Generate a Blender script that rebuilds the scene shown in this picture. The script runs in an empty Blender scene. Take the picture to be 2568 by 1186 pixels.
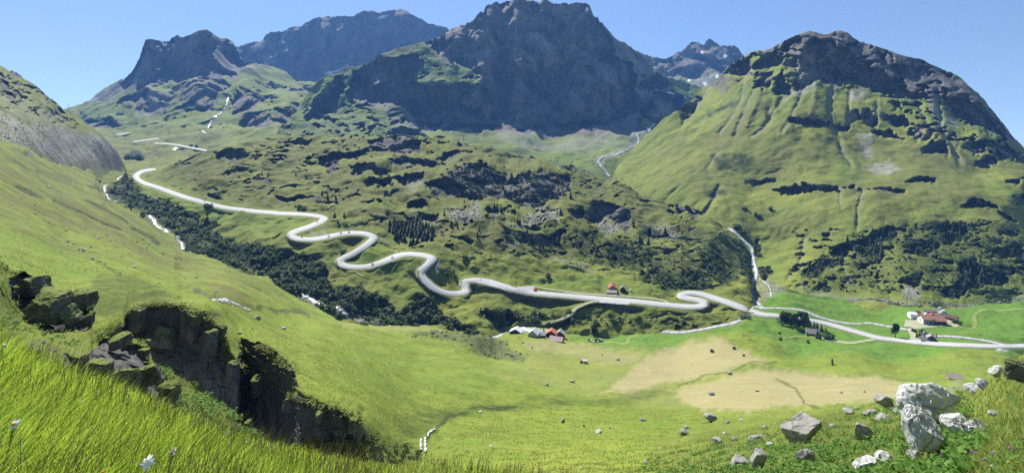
import bpy, math, random
import numpy as np
from mathutils import Vector, Matrix

C = bpy.context.scene
COL = C.collection
R_ = math.radians
random.seed(7)
RNG = np.random.default_rng(11)

# ------------------------------------------------------------------ camera
FOC, HOR, CX = 1400.0, 300.0, 1284.0        # focal length, horizon row and centre column, in photo pixels
cam_d = bpy.data.cameras.new('camera')
cam = bpy.data.objects.new('camera', cam_d)
COL.objects.link(cam)
cam.location = (0, 0, 0)
cam.rotation_euler = (R_(90), 0, 0)
cam_d.sensor_width = 36.0
cam_d.lens = 36.0 * FOC / 2568.0
cam_d.shift_y = (HOR - 593.0) / 2568.0
cam_d.clip_start = 0.1
cam_d.clip_end = 30000
C.camera = cam

# ------------------------------------------------------------------ light
SUN_EL, SUN_AZ = 46.0, -27.0                # degrees; azimuth from the view axis, negative = left
w = bpy.data.worlds.new('World'); C.world = w; w.use_nodes = True
nt = w.node_tree
sky = nt.nodes.new('ShaderNodeTexSky'); sky.sky_type = 'NISHITA'; sky.sun_disc = False
sky.sun_elevation = R_(SUN_EL); sky.sun_rotation = R_(SUN_AZ)
sky.altitude = 1900; sky.air_density = 1.0; sky.dust_density = 0.2; sky.ozone_density = 0.7
_tc = nt.nodes.new('ShaderNodeTexCoord'); _ad = nt.nodes.new('ShaderNodeVectorMath'); _ad.operation = 'ADD'
_ad.inputs[1].default_value = (0, 0, 0.16)      # sky lookup shifted upward, moving the pale horizon band below the level line
nt.links.new(_tc.outputs['Generated'], _ad.inputs[0]); nt.links.new(_ad.outputs[0], sky.inputs['Vector'])
bg = nt.nodes['Background']; bg.inputs['Strength'].default_value = 0.082
nt.links.new(sky.outputs[0], bg.inputs['Color'])
sun_d = bpy.data.lights.new('sun', 'SUN'); sun = bpy.data.objects.new('sun', sun_d); COL.objects.link(sun)
sun_d.energy = 4.8; sun_d.angle = R_(0.5); sun_d.color = (1.0, 0.95, 0.86)
_sd = Vector((math.sin(R_(SUN_AZ)) * math.cos(R_(SUN_EL)), math.cos(R_(SUN_AZ)) * math.cos(R_(SUN_EL)), math.sin(R_(SUN_EL))))
sun.rotation_euler = _sd.to_track_quat('Z', 'Y').to_euler()
C.view_settings.view_transform = 'Standard'; C.view_settings.look = 'None'
C.view_settings.exposure = 1.05; C.view_settings.gamma = 1.0
C.cycles.max_bounces = 5; C.cycles.diffuse_bounces = 2; C.cycles.glossy_bounces = 2
C.cycles.transmission_bounces = 4; C.cycles.volume_bounces = 0; C.cycles.transparent_max_bounces = 4
C.cycles.use_denoising = False

# ------------------------------------------------------------------ small helpers
def cr(x0, y0, sc, pts):
    return [(x0 + x / sc, y0 + y / sc) for x, y in pts]
K1 = lambda *p: cr(0, 0, 2.8233, p)          # zoomed image crops the outlines below were traced on; results in image pixels
K2 = lambda *p: cr(850, 0, 2.8233, p)
K3 = lambda *p: cr(1700, 0, 2.8237, p)
K4 = lambda *p: cr(0, 380, 2.8233, p)
K5 = lambda *p: cr(850, 380, 2.8233, p)
K6 = lambda *p: cr(1700, 380, 2.8237, p)
K7 = lambda *p: cr(0, 780, 2.921, p)
K8 = lambda *p: cr(850, 780, 2.921, p)
K9 = lambda *p: cr(1880, 740, 3.7326, p)
KR = lambda *p: cr(700, 480, 4.235, p)
KH = lambda *p: cr(1200, 680, 5.93, p)
KB = lambda *p: cr(1700, 780, 2.9217, p)
KF = lambda *p: cr(2240, 760, 10.78, p)

def smooth(a, b, x):
    t = np.clip((x - a) / (b - a), 0, 1)
    return t * t * (3 - 2 * t)

_perm = np.random.default_rng(3).permutation(256).astype(np.int64)
_perm = np.concatenate([_perm, _perm, _perm])
_grad = np.random.default_rng(5).normal(size=(256, 3)); _grad /= np.linalg.norm(_grad, axis=1)[:, None]
def perlin(x, y, z):
    xi = np.floor(x).astype(np.int64); yi = np.floor(y).astype(np.int64); zi = np.floor(z).astype(np.int64)
    xf = x - xi; yf = y - yi; zf = z - zi
    xi &= 255; yi &= 255; zi &= 255
    u = xf * xf * xf * (xf * (xf * 6 - 15) + 10); v = yf * yf * yf * (yf * (yf * 6 - 15) + 10); w_ = zf * zf * zf * (zf * (zf * 6 - 15) + 10)
    def g(dx, dy, dz):
        h = _perm[_perm[_perm[xi + dx] + yi + dy] + zi + dz]
        gr = _grad[h]
        return gr[..., 0] * (xf - dx) + gr[..., 1] * (yf - dy) + gr[..., 2] * (zf - dz)
    x00 = g(0, 0, 0) * (1 - u) + g(1, 0, 0) * u; x10 = g(0, 1, 0) * (1 - u) + g(1, 1, 0) * u
    x01 = g(0, 0, 1) * (1 - u) + g(1, 0, 1) * u; x11 = g(0, 1, 1) * (1 - u) + g(1, 1, 1) * u
    return ((x00 * (1 - v) + x10 * v) * (1 - w_) + (x01 * (1 - v) + x11 * v) * w_) * 1.6

LAMBDAS = [0.35, 0.7, 1.4, 2.8, 5.6, 11, 22, 45, 90, 180]
def ground_noise(X, Y, Z, d, lo=7, hi=120, ridged=False, flat=0.0, seed=0):
    """sum of octaves fixed in the world, in metres per unit roughness; octaves too fine or too coarse for the distance are left out"""
    out = np.zeros_like(X)
    for i, lam in enumerate(LAMBDAS):
        lp = lam * FOC / d
        wgt = smooth(lo * 0.7, lo * 1.4, lp) * (1 - smooth(hi * 0.7, hi * 1.5, lp))
        if wgt.max() < 0.01: continue
        s = 17.3 * i + seed
        n = perlin(X / lam + s, Y / lam - s, Z / lam * (1 - flat) + 0.5 * s)
        if ridged: n = 1 - 2.2 * np.abs(n)
        out += wgt * lam * n
    return out

def poly_mask(PX, PY, poly, blur=6.0, wob=None):
    """soft inside mask of an outline, with its edge roughened by wob (pixels)"""
    P = np.array(poly, float)
    m = blur * 2 + (0 if wob is None else 14)
    sel = (PX > P[:, 0].min() - m) & (PX < P[:, 0].max() + m) & (PY > P[:, 1].min() - m) & (PY < P[:, 1].max() + m)
    out = np.zeros(PX.shape)
    if not sel.any(): return out
    x = PX[sel]; y = PY[sel]
    ins = np.zeros(x.shape, bool); dd = np.full(x.shape, 1e9)
    for i in range(len(P)):
        x1, y1 = P[i]; x2, y2 = P[(i + 1) % len(P)]
        c = ((y1 > y) != (y2 > y)) & (x < (x2 - x1) * (y - y1) / ((y2 - y1) if y2 != y1 else 1e-9) + x1)
        ins ^= c
        L2 = (x2 - x1) ** 2 + (y2 - y1) ** 2 + 1e-9
        t = np.clip(((x - x1) * (x2 - x1) + (y - y1) * (y2 - y1)) / L2, 0, 1)
        dd = np.minimum(dd, np.hypot(x - x1 - t * (x2 - x1), y - y1 - t * (y2 - y1)))
    sd = np.where(ins, dd, -dd)
    if wob is not None: sd = sd + wob[sel]
    out[sel] = smooth(-blur, blur, sd)
    return out

def line_dist(PX, PY, pts):
    P = np.array(pts, float)
    dd = np.full(PX.shape, 1e9)
    for i in range(len(P) - 1):
        x1, y1 = P[i]; x2, y2 = P[i + 1]
        L2 = (x2 - x1) ** 2 + (y2 - y1) ** 2 + 1e-9
        t = np.clip(((PX - x1) * (x2 - x1) + (PY - y1) * (y2 - y1)) / L2, 0, 1)
        dd = np.minimum(dd, np.hypot(PX - x1 - t * (x2 - x1), PY - y1 - t * (y2 - y1)))
    return dd

def boxblur(a, ry, rx, n=2):
    for _ in range(n):
        for ax, r in ((0, ry), (1, rx)):
            r = int(r)
            if r < 1: continue
            pad = [(0, 0), (0, 0)]; pad[ax] = (r + 1, r)
            c = np.cumsum(np.pad(a, pad, mode='edge'), axis=ax)
            k = 2 * r + 1
            a = (np.take(c, range(k, c.shape[ax]), ax) - np.take(c, range(0, c.shape[ax] - k), ax)) / k
    return a

def tps(anch, PX, PY):
    A = np.array(anch, float)
    q = A[:, :2] / 500.0; v = np.log(A[:, 2])
    n = len(q)
    def ker(r2): return 0.5 * r2 * np.log(r2 + 1e-12)
    r2 = ((q[:, None] - q[None]) ** 2).sum(-1)
    M = np.zeros((n + 3, n + 3)); M[:n, :n] = ker(r2) + np.eye(n) * 2e-4
    M[:n, n] = 1; M[:n, n + 1:] = q; M[n, :n] = 1; M[n + 1:, :n] = q.T
    co = np.linalg.solve(M, np.concatenate([v, np.zeros(3)]))
    gx = PX / 500.0; gy = PY / 500.0
    out = co[n] + co[n + 1] * gx + co[n + 2] * gy
    for i in range(n):
        out = out + co[i] * ker((gx - q[i, 0]) ** 2 + (gy - q[i, 1]) ** 2)
    return out

def mesh_obj(name, verts, faces, mat=None, parent=None, smooth_=False, link=True):
    """one mesh object from arrays; faces an (n,3) or (n,4) array, or a list of index tuples"""
    me = bpy.data.meshes.new(name)
    v = np.asarray(verts, np.float32).reshape(-1, 3)
    if isinstance(faces, np.ndarray):
        k = faces.shape[1]; nf = len(faces)
        me.vertices.add(len(v)); me.vertices.foreach_set('co', v.ravel())
        me.loops.add(nf * k); me.loops.foreach_set('vertex_index', faces.astype(np.int32).ravel())
        me.polygons.add(nf); me.polygons.foreach_set('loop_start', np.arange(0, nf * k, k, dtype=np.int32))
        me.polygons.foreach_set('loop_total', np.full(nf, k, np.int32))
        me.update(calc_edges=True)
    else:
        me.from_pydata([tuple(p) for p in v], [], faces); me.update()
    if smooth_:
        me.polygons.foreach_set('use_smooth', np.ones(len(me.polygons), bool))
    o = bpy.data.objects.new(name, me)
    if mat is not None:
        for m in (mat if isinstance(mat, (list, tuple)) else [mat]): me.materials.append(m)
    if link: COL.objects.link(o)
    if parent is not None: o.parent = parent
    return o

def structure(o):
    o['kind'] = 'structure'; return o
def stuff(o, label, cat):
    o['kind'] = 'stuff'; o['label'] = label; o['category'] = cat; return o
def tag(o, label, cat, group=None):
    o['label'] = label; o['category'] = cat
    if group: o['group'] = group
    return o
def thing(name, label, cat, loc=(0, 0, 0), rz=0.0, group=None, scale=1.0):
    o = bpy.data.objects.new(name, None); COL.objects.link(o)
    o.empty_display_size = 0.2
    o.location = loc; o.rotation_euler = (0, 0, rz); o.scale = (scale,) * 3
    return tag(o, label, cat, group)
def copy_thing(root, loc, rz, scale, label, group=None, name=None):
    c = root.copy(); COL.objects.link(c)
    c.location = loc; c.rotation_euler = (0, 0, rz); c.scale = scale if isinstance(scale, tuple) else (scale,) * 3
    tag(c, label, root['category'], group)
    for ch in root.children:
        k = ch.copy(); COL.objects.link(k); k.parent = c
        for g in ch.children:
            q = g.copy(); COL.objects.link(q); q.parent = k
    return c

# ------------------------------------------------------------------ materials
class NT:
    def __init__(s, name):
        s.m = bpy.data.materials.new(name); s.m.use_nodes = True
        s.t = s.m.node_tree; s.b = s.t.nodes['Principled BSDF']; s.out = s.t.nodes['Material Output']
        s.b.inputs['Specular IOR Level'].default_value = 0.25
        s.b.inputs['Roughness'].default_value = 0.9
    def n(s, typ, **kw):
        x = s.t.nodes.new(typ)
        for k, v in kw.items(): setattr(x, k, v)
        return x
    def l(s, a, b): s.t.links.new(a, b)
    def noise(s, vec, scale, detail=4.0, rough=0.6, out='Fac'):
        x = s.n('ShaderNodeTexNoise'); x.inputs['Scale'].default_value = scale
        x.inputs['Detail'].default_value = detail; x.inputs['Roughness'].default_value = rough
        s.l(vec, x.inputs['Vector']); return x.outputs[out]
    def ramp(s, fac, a, b, ca=(0, 0, 0, 1), cb=(1, 1, 1, 1)):
        x = s.n('ShaderNodeMapRange'); x.clamp = True
        x.inputs['From Min'].default_value = a; x.inputs['From Max'].default_value = b
        s.l(fac, x.inputs['Value']); return x.outputs['Result']
    def mix(s, fac, a, b):
        x = s.n('ShaderNodeMix', data_type='RGBA')
        for v, sock in ((fac, x.inputs[0]), (a, x.inputs[6]), (b, x.inputs[7])):
            if isinstance(v, (int, float)): sock.default_value = v
            elif isinstance(v, tuple): sock.default_value = v + (1.0,) if len(v) == 3 else v
            else: s.l(v, sock)
        return x.outputs[2]
    def math(s, op, a, b=0.0, clamp=False):
        x = s.n('ShaderNodeMath', operation=op); x.use_clamp = clamp
        for v, sock in ((a, x.inputs[0]), (b, x.inputs[1])):
            if isinstance(v, (int, float)): sock.default_value = v
            else: s.l(v, sock)
        return x.outputs[0]
    def scale(s, col, fac):
        x = s.n('ShaderNodeVectorMath', operation='SCALE'); s.l(col, x.inputs[0])
        if isinstance(fac, (int, float)): x.inputs[3].default_value = fac
        else: s.l(fac, x.inputs[3])
        return x.outputs[0]
    def pos(s): return s.n('ShaderNodeNewGeometry').outputs['Position']

def simple_mat(name, col, rough=0.85, var=0.25, scale=2.0, col2=None, metal=0.0, spec=0.25, bump=0.0):
    m = NT(name)
    tc = m.n('ShaderNodeTexCoord').outputs['Object']
    f = m.noise(tc, scale, 5.0, 0.65)
    c2 = col2 if col2 else tuple(c * (1 - var) for c in col)
    m.l(m.mix(m.ramp(f, 0.3, 0.7), col, c2), m.b.inputs['Base Color'])
    m.b.inputs['Roughness'].default_value = rough; m.b.inputs['Metallic'].default_value = metal
    m.b.inputs['Specular IOR Level'].default_value = spec
    if bump:
        bn = m.n('ShaderNodeBump'); bn.inputs['Strength'].default_value = 0.6; bn.inputs['Distance'].default_value = bump
        m.l(f, bn.inputs['Height']); m.l(bn.outputs[0], m.b.inputs['Normal'])
    return m.m

def terrain_mat(name, sc, grassA=(0.105, 0.135, 0.022), grassB=(0.060, 0.090, 0.016), rock=(0.13, 0.125, 0.115), rockB=(0.055, 0.055, 0.055), steep_lo=0.66, vstretch=2.2):
    """ground of grass, rock, scree, hay, pasture, heath, snow and low shrubs (also painted cliff shade); zones are point attributes, texture fixed in the world; sc = size in metres of the middle-sized pattern"""
    m = NT(name); p = m.pos()
    a1 = m.n('ShaderNodeAttribute', attribute_name='zone_a'); a2 = m.n('ShaderNodeAttribute', attribute_name='zone_b')
    s1 = m.n('ShaderNodeSeparateColor'); m.l(a1.outputs['Color'], s1.inputs[0])
    s2 = m.n('ShaderNodeSeparateColor'); m.l(a2.outputs['Color'], s2.inputs[0])
    big = m.noise(p, 0.12 / sc, 5.0, 0.6); mid = m.noise(p, 0.9 / sc, 5.0, 0.65); fine = m.noise(p, 5.0 / sc, 4.0, 0.7)
    grass = m.mix(m.ramp(big, 0.36, 0.64), grassA, grassB)
    grass = m.mix(m.math('MULTIPLY', m.ramp(mid, 0.50, 0.68), 0.75), grass, tuple(c * 0.6 for c in grassB))
    grass = m.mix(m.math('MULTIPLY', m.ramp(fine, 0.5, 0.72), 0.6), grass, tuple(c * 1.3 for c in grassA))
    grass = m.mix(m.math('MULTIPLY', m.ramp(m.noise(p, 0.35 / sc, 3.0, 0.6), 0.52, 0.66), 0.6), grass, (grassA[0] * .72, grassA[1] * .95, grassA[2] * .8))
    heath = m.mix(m.ramp(mid, 0.35, 0.65), (0.135, 0.115, 0.045), (0.075, 0.085, 0.028))
    col = m.mix(m.math('MULTIPLY', s2.outputs[0], m.ramp(big, 0.30, 0.6)), grass, heath)
    lush = m.mix(m.ramp(mid, 0.35, 0.65), (0.115, 0.205, 0.030), (0.085, 0.165, 0.024))
    col = m.mix(s1.outputs[2], col, lush)
    # hay with mowing lines
    hv = m.n('ShaderNodeVectorMath', operation='MULTIPLY'); hv.inputs[1].default_value = (0.35, 1.6, 1.0); m.l(p, hv.inputs[0])
    hay = m.mix(m.ramp(m.math('ADD', m.math('MULTIPLY', m.noise(hv.outputs[0], 0.22, 3.0, 0.6), .6), m.math('MULTIPLY', big, .4)), 0.38, 0.62), (0.335, 0.28, 0.15), (0.25, 0.24, 0.115))
    hay = m.mix(m.math('MULTIPLY', m.ramp(fine, 0.45, 0.7), 0.5), hay, (0.22, 0.22, 0.08))
    col = m.mix(m.math('MULTIPLY', s1.outputs[1], m.ramp(m.math('ADD', m.math('ADD', m.math('MULTIPLY', mid, .5), m.math('MULTIPLY', big, .5)), m.math('MULTIPLY', s1.outputs[1], 0.5)), 0.50, 0.95)), col, hay)
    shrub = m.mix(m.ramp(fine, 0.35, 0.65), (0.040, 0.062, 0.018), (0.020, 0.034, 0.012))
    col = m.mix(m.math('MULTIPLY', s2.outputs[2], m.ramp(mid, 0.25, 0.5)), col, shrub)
    # scree and bare earth
    scr = m.mix(m.ramp(fine, 0.35, 0.65), (0.30, 0.295, 0.27), (0.19, 0.19, 0.17))
    sf = m.math('MULTIPLY', a1.outputs['Alpha'], m.ramp(m.math('ADD', mid, m.math('MULTIPLY', fine, 0.5)), 0.55, 0.82))
    col = m.mix(sf, col, scr)
    # rock: where marked, and wherever the ground is too steep for turf
    nz = m.n('ShaderNodeSeparateXYZ'); m.l(m.n('ShaderNodeNewGeometry').outputs['Normal'], nz.inputs[0])
    steep = m.ramp(m.math('ADD', nz.outputs[2], m.math('MULTIPLY', mid, 0.35)), steep_lo + 0.2, steep_lo)
    lr = m.math('ADD', m.math('MULTIPLY', s1.outputs[0], 1.6), m.math('SUBTRACT', m.math('MULTIPLY', fine, 0.9), 0.75))
    rf = m.math('MAXIMUM', m.ramp(lr, 0.25, 0.6), steep)
    pv = m.n('ShaderNodeVectorMath', operation='MULTIPLY'); pv.inputs[1].default_value = (1, 1, vstretch); m.l(p, pv.inputs[0])
    rn = m.noise(pv.outputs[0], 0.5 / sc, 7.0, 0.72)
    rc = m.mix(m.ramp(rn, 0.36, 0.66), rock, rockB)
    rc = m.mix(m.math('MULTIPLY', m.ramp(fine, 0.55, 0.75), 0.35), rc, tuple(c * 0.6 for c in grassB))
    col = m.mix(rf, col, rc)
    col = m.mix(s2.outputs[1], col, (0.82, 0.84, 0.86))
    m.l(col, m.b.inputs['Base Color'])
    m.b.inputs['Specular IOR Level'].default_value = 0.1
    bn = m.n('ShaderNodeBump'); bn.inputs['Strength'].default_value = 0.55; bn.inputs['Distance'].default_value = 0.22 * sc
    h = m.math('ADD', m.math('MULTIPLY', rn, 0.9), m.math('ADD', m.math('MULTIPLY', mid, 0.8), m.math('MULTIPLY', fine, 0.35)))
    m.l(h, bn.inputs['Height']); m.l(bn.outputs[0], m.b.inputs['Normal'])
    return m.m

# ------------------------------------------------------------------ ground sheets
class Sheet:
    """a stretch of terrain between a near and a far outline, with heights from image points with estimated distances (column, row, metres away)"""
    def __init__(s, name, x0, x1, top, bottom, anch, mat, dx=2.5, dy=2.2, zones=None, grooves=(), bumps=(), lines=(), craggy=(), ledge=0.0, walls=(), rough=0.05, crough=0.22,
                 flats=(), back=(0.004, 0.012, 0.03, 0.07, 0.15), backdrop=0.6, crest_rough=1.0, cliffw=0.88, seed=0, extra=None, lcorr=70, latblur=16, depth_rough=0.0):
        zones = zones or {}
        nc = int((x1 - x0) / dx) + 1
        s.x = np.linspace(x0, x1, nc)
        T = np.array(top, float); B = np.array(bottom, float)
        s.T = np.interp(s.x, T[:, 0], T[:, 1]); s.B = np.interp(s.x, B[:, 0], B[:, 1])
        jag = perlin(s.x / 9.0 + seed, s.x * 0 + 0.3, s.x * 0) * 1.6 + perlin(s.x / 4.0 + seed, s.x * 0 + 5.3, s.x * 0) * 0.9
        s.T = s.T + jag * crest_rough
        s.B = np.maximum(s.B, s.T + 8)
        nr = int((s.B - s.T).max() / dy) + 1
        nr = min(nr, 420)
        t = np.linspace(0, 1, nr)
        PX = np.repeat(s.x[None], nr, 0); PY = s.B[None] + (s.T - s.B)[None] * t[:, None]
        L = tps(anch, PX, PY)
        wob = (perlin(PX / 16, PY / 12, PX * 0 + 1.7 + seed) * 7 + perlin(PX / 7, PY / 6, PX * 0 + 8.7 + seed) * 2.5)
        Z = {k: np.zeros(PX.shape) for k in ('rock', 'hay', 'lush', 'scree', 'heath', 'snow', 'shrub', 'cliff', 'flat')}
        for k, polys in zones.items():
            for it in polys:
                if isinstance(it, dict): poly, bl, amt, wb = it['p'], it.get('b', 6), it.get('a', 1.0), it.get('w', 1.0)
                else: poly, bl, amt, wb = it, (4 if k == 'cliff' else 7), 1.0, 1.0
                Z[k] = np.maximum(Z[k], amt * poly_mask(PX, PY, poly, bl, wob * wb))
        for zk, pts, wd, amt in lines:
            Z[zk] = np.maximum(Z[zk], amt * (1 - smooth(wd * .5, wd * 1.6, line_dist(PX + wob * .3, PY + wob * .25, pts))))
        if ledge:
            ln = perlin(PX / 24 + seed, PY / 11, PX * 0 + 4.4) + 0.6 * perlin(PX / 10 + seed, PY / 5.5, PX * 0 + 6.1)
            Z['cliff'] *= 1 - ledge * smooth(0.05, 0.45, ln)
        for poly, bl, amt, thr in craggy:
            cn = perlin(PX / 30 + seed, PY / 10, PX * 0 + 14.4) + 0.65 * perlin(PX / 12 + seed, PY / 5, PX * 0 + 16.1)
            Z['cliff'] = np.maximum(Z['cliff'], amt * poly_mask(PX, PY, poly, bl) * smooth(thr, thr + .3, cn))
        for pts, wd in flats:
            Z['flat'] = np.maximum(Z['flat'], 1 - smooth(wd * 0.9, wd * 2.2, line_dist(PX, PY, pts)))
        Z['cliff'] *= 1 - Z['flat']
        # steepen the cliffs, giving the depth they lose to the ground above and below
        if Z['cliff'].max() > 0:
            g = np.diff(L, axis=0); cm = 0.5 * (Z['cliff'][1:] + Z['cliff'][:-1])
            wgt = 1 - cliffw * cm
            ry = max(4, int(45 / dy)); rx = max(2, int(10 / dx))
            add = boxblur(g * (1 - wgt), ry, rx) / (boxblur(wgt, ry, rx) + 0.05)
            g2 = g * wgt + wgt * add
            L2 = np.concatenate([L[:1], L[:1] + np.cumsum(g2, axis=0)], 0)
            L2 = L2 + boxblur(L - L2, int(lcorr / dy), int(lcorr / dx))
            L = L + boxblur(L2 - L, 1, max(3, int(latblur / dx)), 3)
        for top, face, lean in walls:
            tp = np.array(top, float); fc = np.array(face, float)
            ty = np.interp(PX, tp[:, 0], tp[:, 1]) + wob * .35; df = np.interp(PX, fc[:, 0], fc[:, 1])
            end = smooth(tp[0, 0] - 4, tp[0, 0] + 8, PX + wob * .4) * (1 - smooth(tp[-1, 0] - 10, tp[-1, 0] + 6, PX + wob * .4))
            below = PY - ty
            crk = 0.35 * perlin(PX / 26, PY / 60, PX * 0 + 2.0) + 0.22 * (1 - 2 * np.abs(perlin(PX / 9, PY / 22, PX * 0 + 5.0))) + 0.16 * perlin(PX / 30, PY / 6, PX * 0 + 9.0)
            Lw = np.where(below > 0, np.log(df - lean * np.clip(below, 0, 400) / 100.0 + crk * smooth(0, 10, below)),
                          np.log(df) + (L - np.log(df)) * smooth(0, 55, -below))
            L = L * (1 - end) + Lw * end
        d = np.exp(L)
        X = (PX - CX) / FOC * d; Zz = (HOR - PY) / FOC * d
        fl = 1 - Z['flat']
        # crags and gullies: in and out along the line of sight
        n1 = ground_noise(X, d, Zz, d, 7, 110, True, 0.0, seed)
        n2 = ground_noise(X * 1.0, d, Zz * 0.35, d, 14, 160, True, 0.0, seed + 50)
        dd = (Z['cliff'] * crough * (n1 * 0.55 + n2 * 0.6) + depth_rough * n2) * fl
        for pts, wd, amt in grooves:
            q = line_dist(PX + wob * 0.35, PY, pts)
            dd += amt * np.exp(-(q / wd) ** 2)
            Z['scree'] = np.maximum(Z['scree'], 0.55 * np.exp(-(q / (wd * 0.5)) ** 2) * (1 if amt > 0 else 0))
        d = d + dd
        X = (PX - CX) / FOC * d; Zz = (HOR - PY) / FOC * d
        n3 = ground_noise(X, d, Zz * 0, d, 7, 130, False, 1.0, seed + 9)
        Zz = Zz + rough * n3 * fl * (1 - 0.55 * np.maximum(Z['hay'], Z['lush']))
        for bx, by, rx_, ry_, hh in bumps:
            Zz = Zz + hh * np.exp(-((PX - bx) / rx_) ** 2 - ((PY - by) / ry_) ** 2)
        if extra: extra(s, PX, PY, X, d, Zz, Z)
        s.X, s.Y, s.Z = X, d, Zz
        s.nr, s.nc = nr, nc
        s.zones = Z
        # far side of the crest
        tx, ty, tz = X[-1], d[-1], Zz[-1]
        sl = np.maximum(-tz / ty, -0.25) + backdrop
        rows = [np.stack([X, d, Zz], -1)]
        br = []
        for k in back:
            dl = ty * k
            br.append(np.stack([tx * (1 + k), ty + dl, tz - dl * sl - 0.002 * ty], -1))
        V = np.concatenate([rows[0], np.array(br)], 0) if len(br) else rows[0]
        n_r = V.shape[0]
        idx = np.arange(n_r * nc).reshape(n_r, nc)
        F = np.stack([idx[:-1, :-1], idx[:-1, 1:], idx[1:, 1:], idx[1:, :-1]], -1).reshape(-1, 4)
        o = mesh_obj(name, V.reshape(-1, 3), F, mat, smooth_=True)
        me = o.data
        def attr(nm, chans):
            a = me.attributes.new(nm, 'FLOAT_COLOR', 'POINT')
            arr = np.zeros((n_r, nc, 4), np.float32)
            for i, c in enumerate(chans):
                full = np.concatenate([Z[c], np.repeat(Z[c][-1:], n_r - nr, 0)], 0)
                arr[..., i] = np.clip(full, 0, 1)
            a.data.foreach_set('color', arr.ravel())
        Z['rock'] = np.maximum(Z['rock'], 0.75 * Z['cliff'])
        attr('zone_a', ('rock', 'hay', 'lush', 'scree')); attr('zone_b', ('heath', 'snow', 'shrub', 'flat'))
        s.o = structure(o)
    def _ij(s, px, py):
        px = np.asarray(px, float); py = np.asarray(py, float)
        c = np.clip((px - s.x[0]) / (s.x[1] - s.x[0]), 0, s.nc - 1.001)
        B = np.interp(px, s.x, s.B); T = np.interp(px, s.x, s.T)
        r = np.clip((py - B) / (T - B), 0, 1) * (s.nr - 1)
        r = np.clip(r, 0, s.nr - 1.001)
        return r, c
    def at(s, px, py):
        r, c = s._ij(px, py)
        i = r.astype(int); j = c.astype(int); fr = r - i; fc = c - j
        out = []
        for A in (s.X, s.Y, s.Z):
            out.append((A[i, j] * (1 - fr) + A[i + 1, j] * fr) * (1 - fc) + (A[i, j + 1] * (1 - fr) + A[i + 1, j + 1] * fr) * fc)
        return np.stack(out, -1)
    def at_depth(s, px, d):
        px = np.atleast_1d(np.asarray(px, float)); d = np.atleast_1d(np.asarray(d, float))
        j = np.clip(np.round((px - s.x[0]) / (s.x[1] - s.x[0])).astype(int), 0, s.nc - 1)
        out = np.zeros((len(px), 3))
        for k in range(len(px)):
            yy = np.maximum.accumulate(s.Y[:, j[k]])
            z = np.interp(d[k], yy, s.Z[:, j[k]])
            out[k] = ((px[k] - CX) / FOC * d[k], d[k], z)
        return out
    def pt(s, px, py, lift=0.0):
        p = s.at(np.array([px]), np.array([py]))[0]
        return Vector((p[0], p[1], p[2] + lift))
# ------------------------------------------------------------------ lines in image pixels: roads and water
ROAD_UP = (K4((1100,124),(1040,135),(1000,145),(970,165),(965,185),(985,205),(1030,228),(1100,250),(1200,287),(1300,322),(1400,350),(1500,378),(1600,400),(1700,413),(1800,425),(1950,437))
  + KR((0,237),(200,245),(330,255),(430,270),(475,290),(460,315),(400,345),(300,385),(170,430),(125,460),(140,485),(200,505),(290,512),(400,508),(500,490),(640,460),(720,448),(800,445),(900,450),(970,470),(1005,495),(980,530),(900,590),(780,665),(680,710),(640,745),(660,775),(720,795),(810,805),(900,803),(980,790),(1100,750),(1250,690),(1350,670),(1450,672),(1550,685),(1610,710),(1615,745),(1560,800),(1510,850),(1510,900),(1560,960),(1630,1020),(1720,1065),(1800,1083),(1880,1085),(1950,1075),(1990,1055),(1985,1020),(1965,990),(1970,965),(2010,950),(2100,945),(2200,955),(2320,990),(2420,1020))
  + KH((0,145),(150,165),(300,210),(450,260),(600,290),(800,325),(1000,345),(1300,370),(1700,405),(2000,430))
  + K5((2050,1060),(2250,1080))
  + K6((0,1095),(100,1100),(165,1095),(190,1085),(185,1070),(150,1055),(90,1045),(38,1035),(22,1020),(45,1008),(100,1003),(180,1015),(260,1040),(340,1065),(420,1095),(480,1118)))
ROAD_LOW = K6((470,1114),(540,1140),(620,1158)) + K9((200,189),(300,200),(420,216),(560,238),(700,264),(800,290),(1000,345),(1200,400),(1300,415),(1500,435),(1700,455),(2000,470),(2300,482),(2568,478)) + [(2640,862),(2760,850)]
ROAD_FAR = [K1((825,956),(870,950),(915,944)), K1((945,1006),(1030,995),(1125,982)), K1((1095,1017),(1180,1021),(1250,1028),(1350,1048),(1485,1074))]
PATH_BARN = KH((600,262),(720,243),(860,238),(1000,265),(1300,305),(1700,345),(2372,385)) + K5((1600,1000),(1900,1020),(2240,1045),(2340,1075))
PATH_RIVER = KH((880,808),(990,785),(1100,760),(1250,710),(1380,640),(1430,570),(1500,530),(1650,470),(1780,450),(1900,452),(2100,470),(2230,490))
PATH_SIDE = K9((640,402),(740,420),(820,434),(950,447),(1100,425),(1230,406))
PATH_DRIVE = K9((1560,436),(1540,405),(1522,370),(1515,335),(1545,308),(1600,298),(1720,288),(1850,275),(1950,290))
PATH_YARD = K9((1530,300),(1540,270),(1545,235))
PATH_LANE = K9((1730,150),(1790,200),(1870,262))
PATH_TRACK = K9((1950,290),(2050,300),(2105,278),(2104,210),(2130,172),(2250,160),(2568,155))
PATH_HILL = K6((0,725),(100,690),(150,655),(230,635),(330,600))
RIVER_FLOOR = K6((510,1108),(540,1103),(600,1100)) + K9((100,125),(250,122),(400,130),(500,145),(600,185),(700,220),(850,255),(1000,270),(1120,262),(1250,285),(1330,300),(1430,315),(1515,330))
RIVER_FLOOR2 = K9((1720,384),(1900,388),(2100,410),(2250,435),(2350,460),(2440,472))
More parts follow.
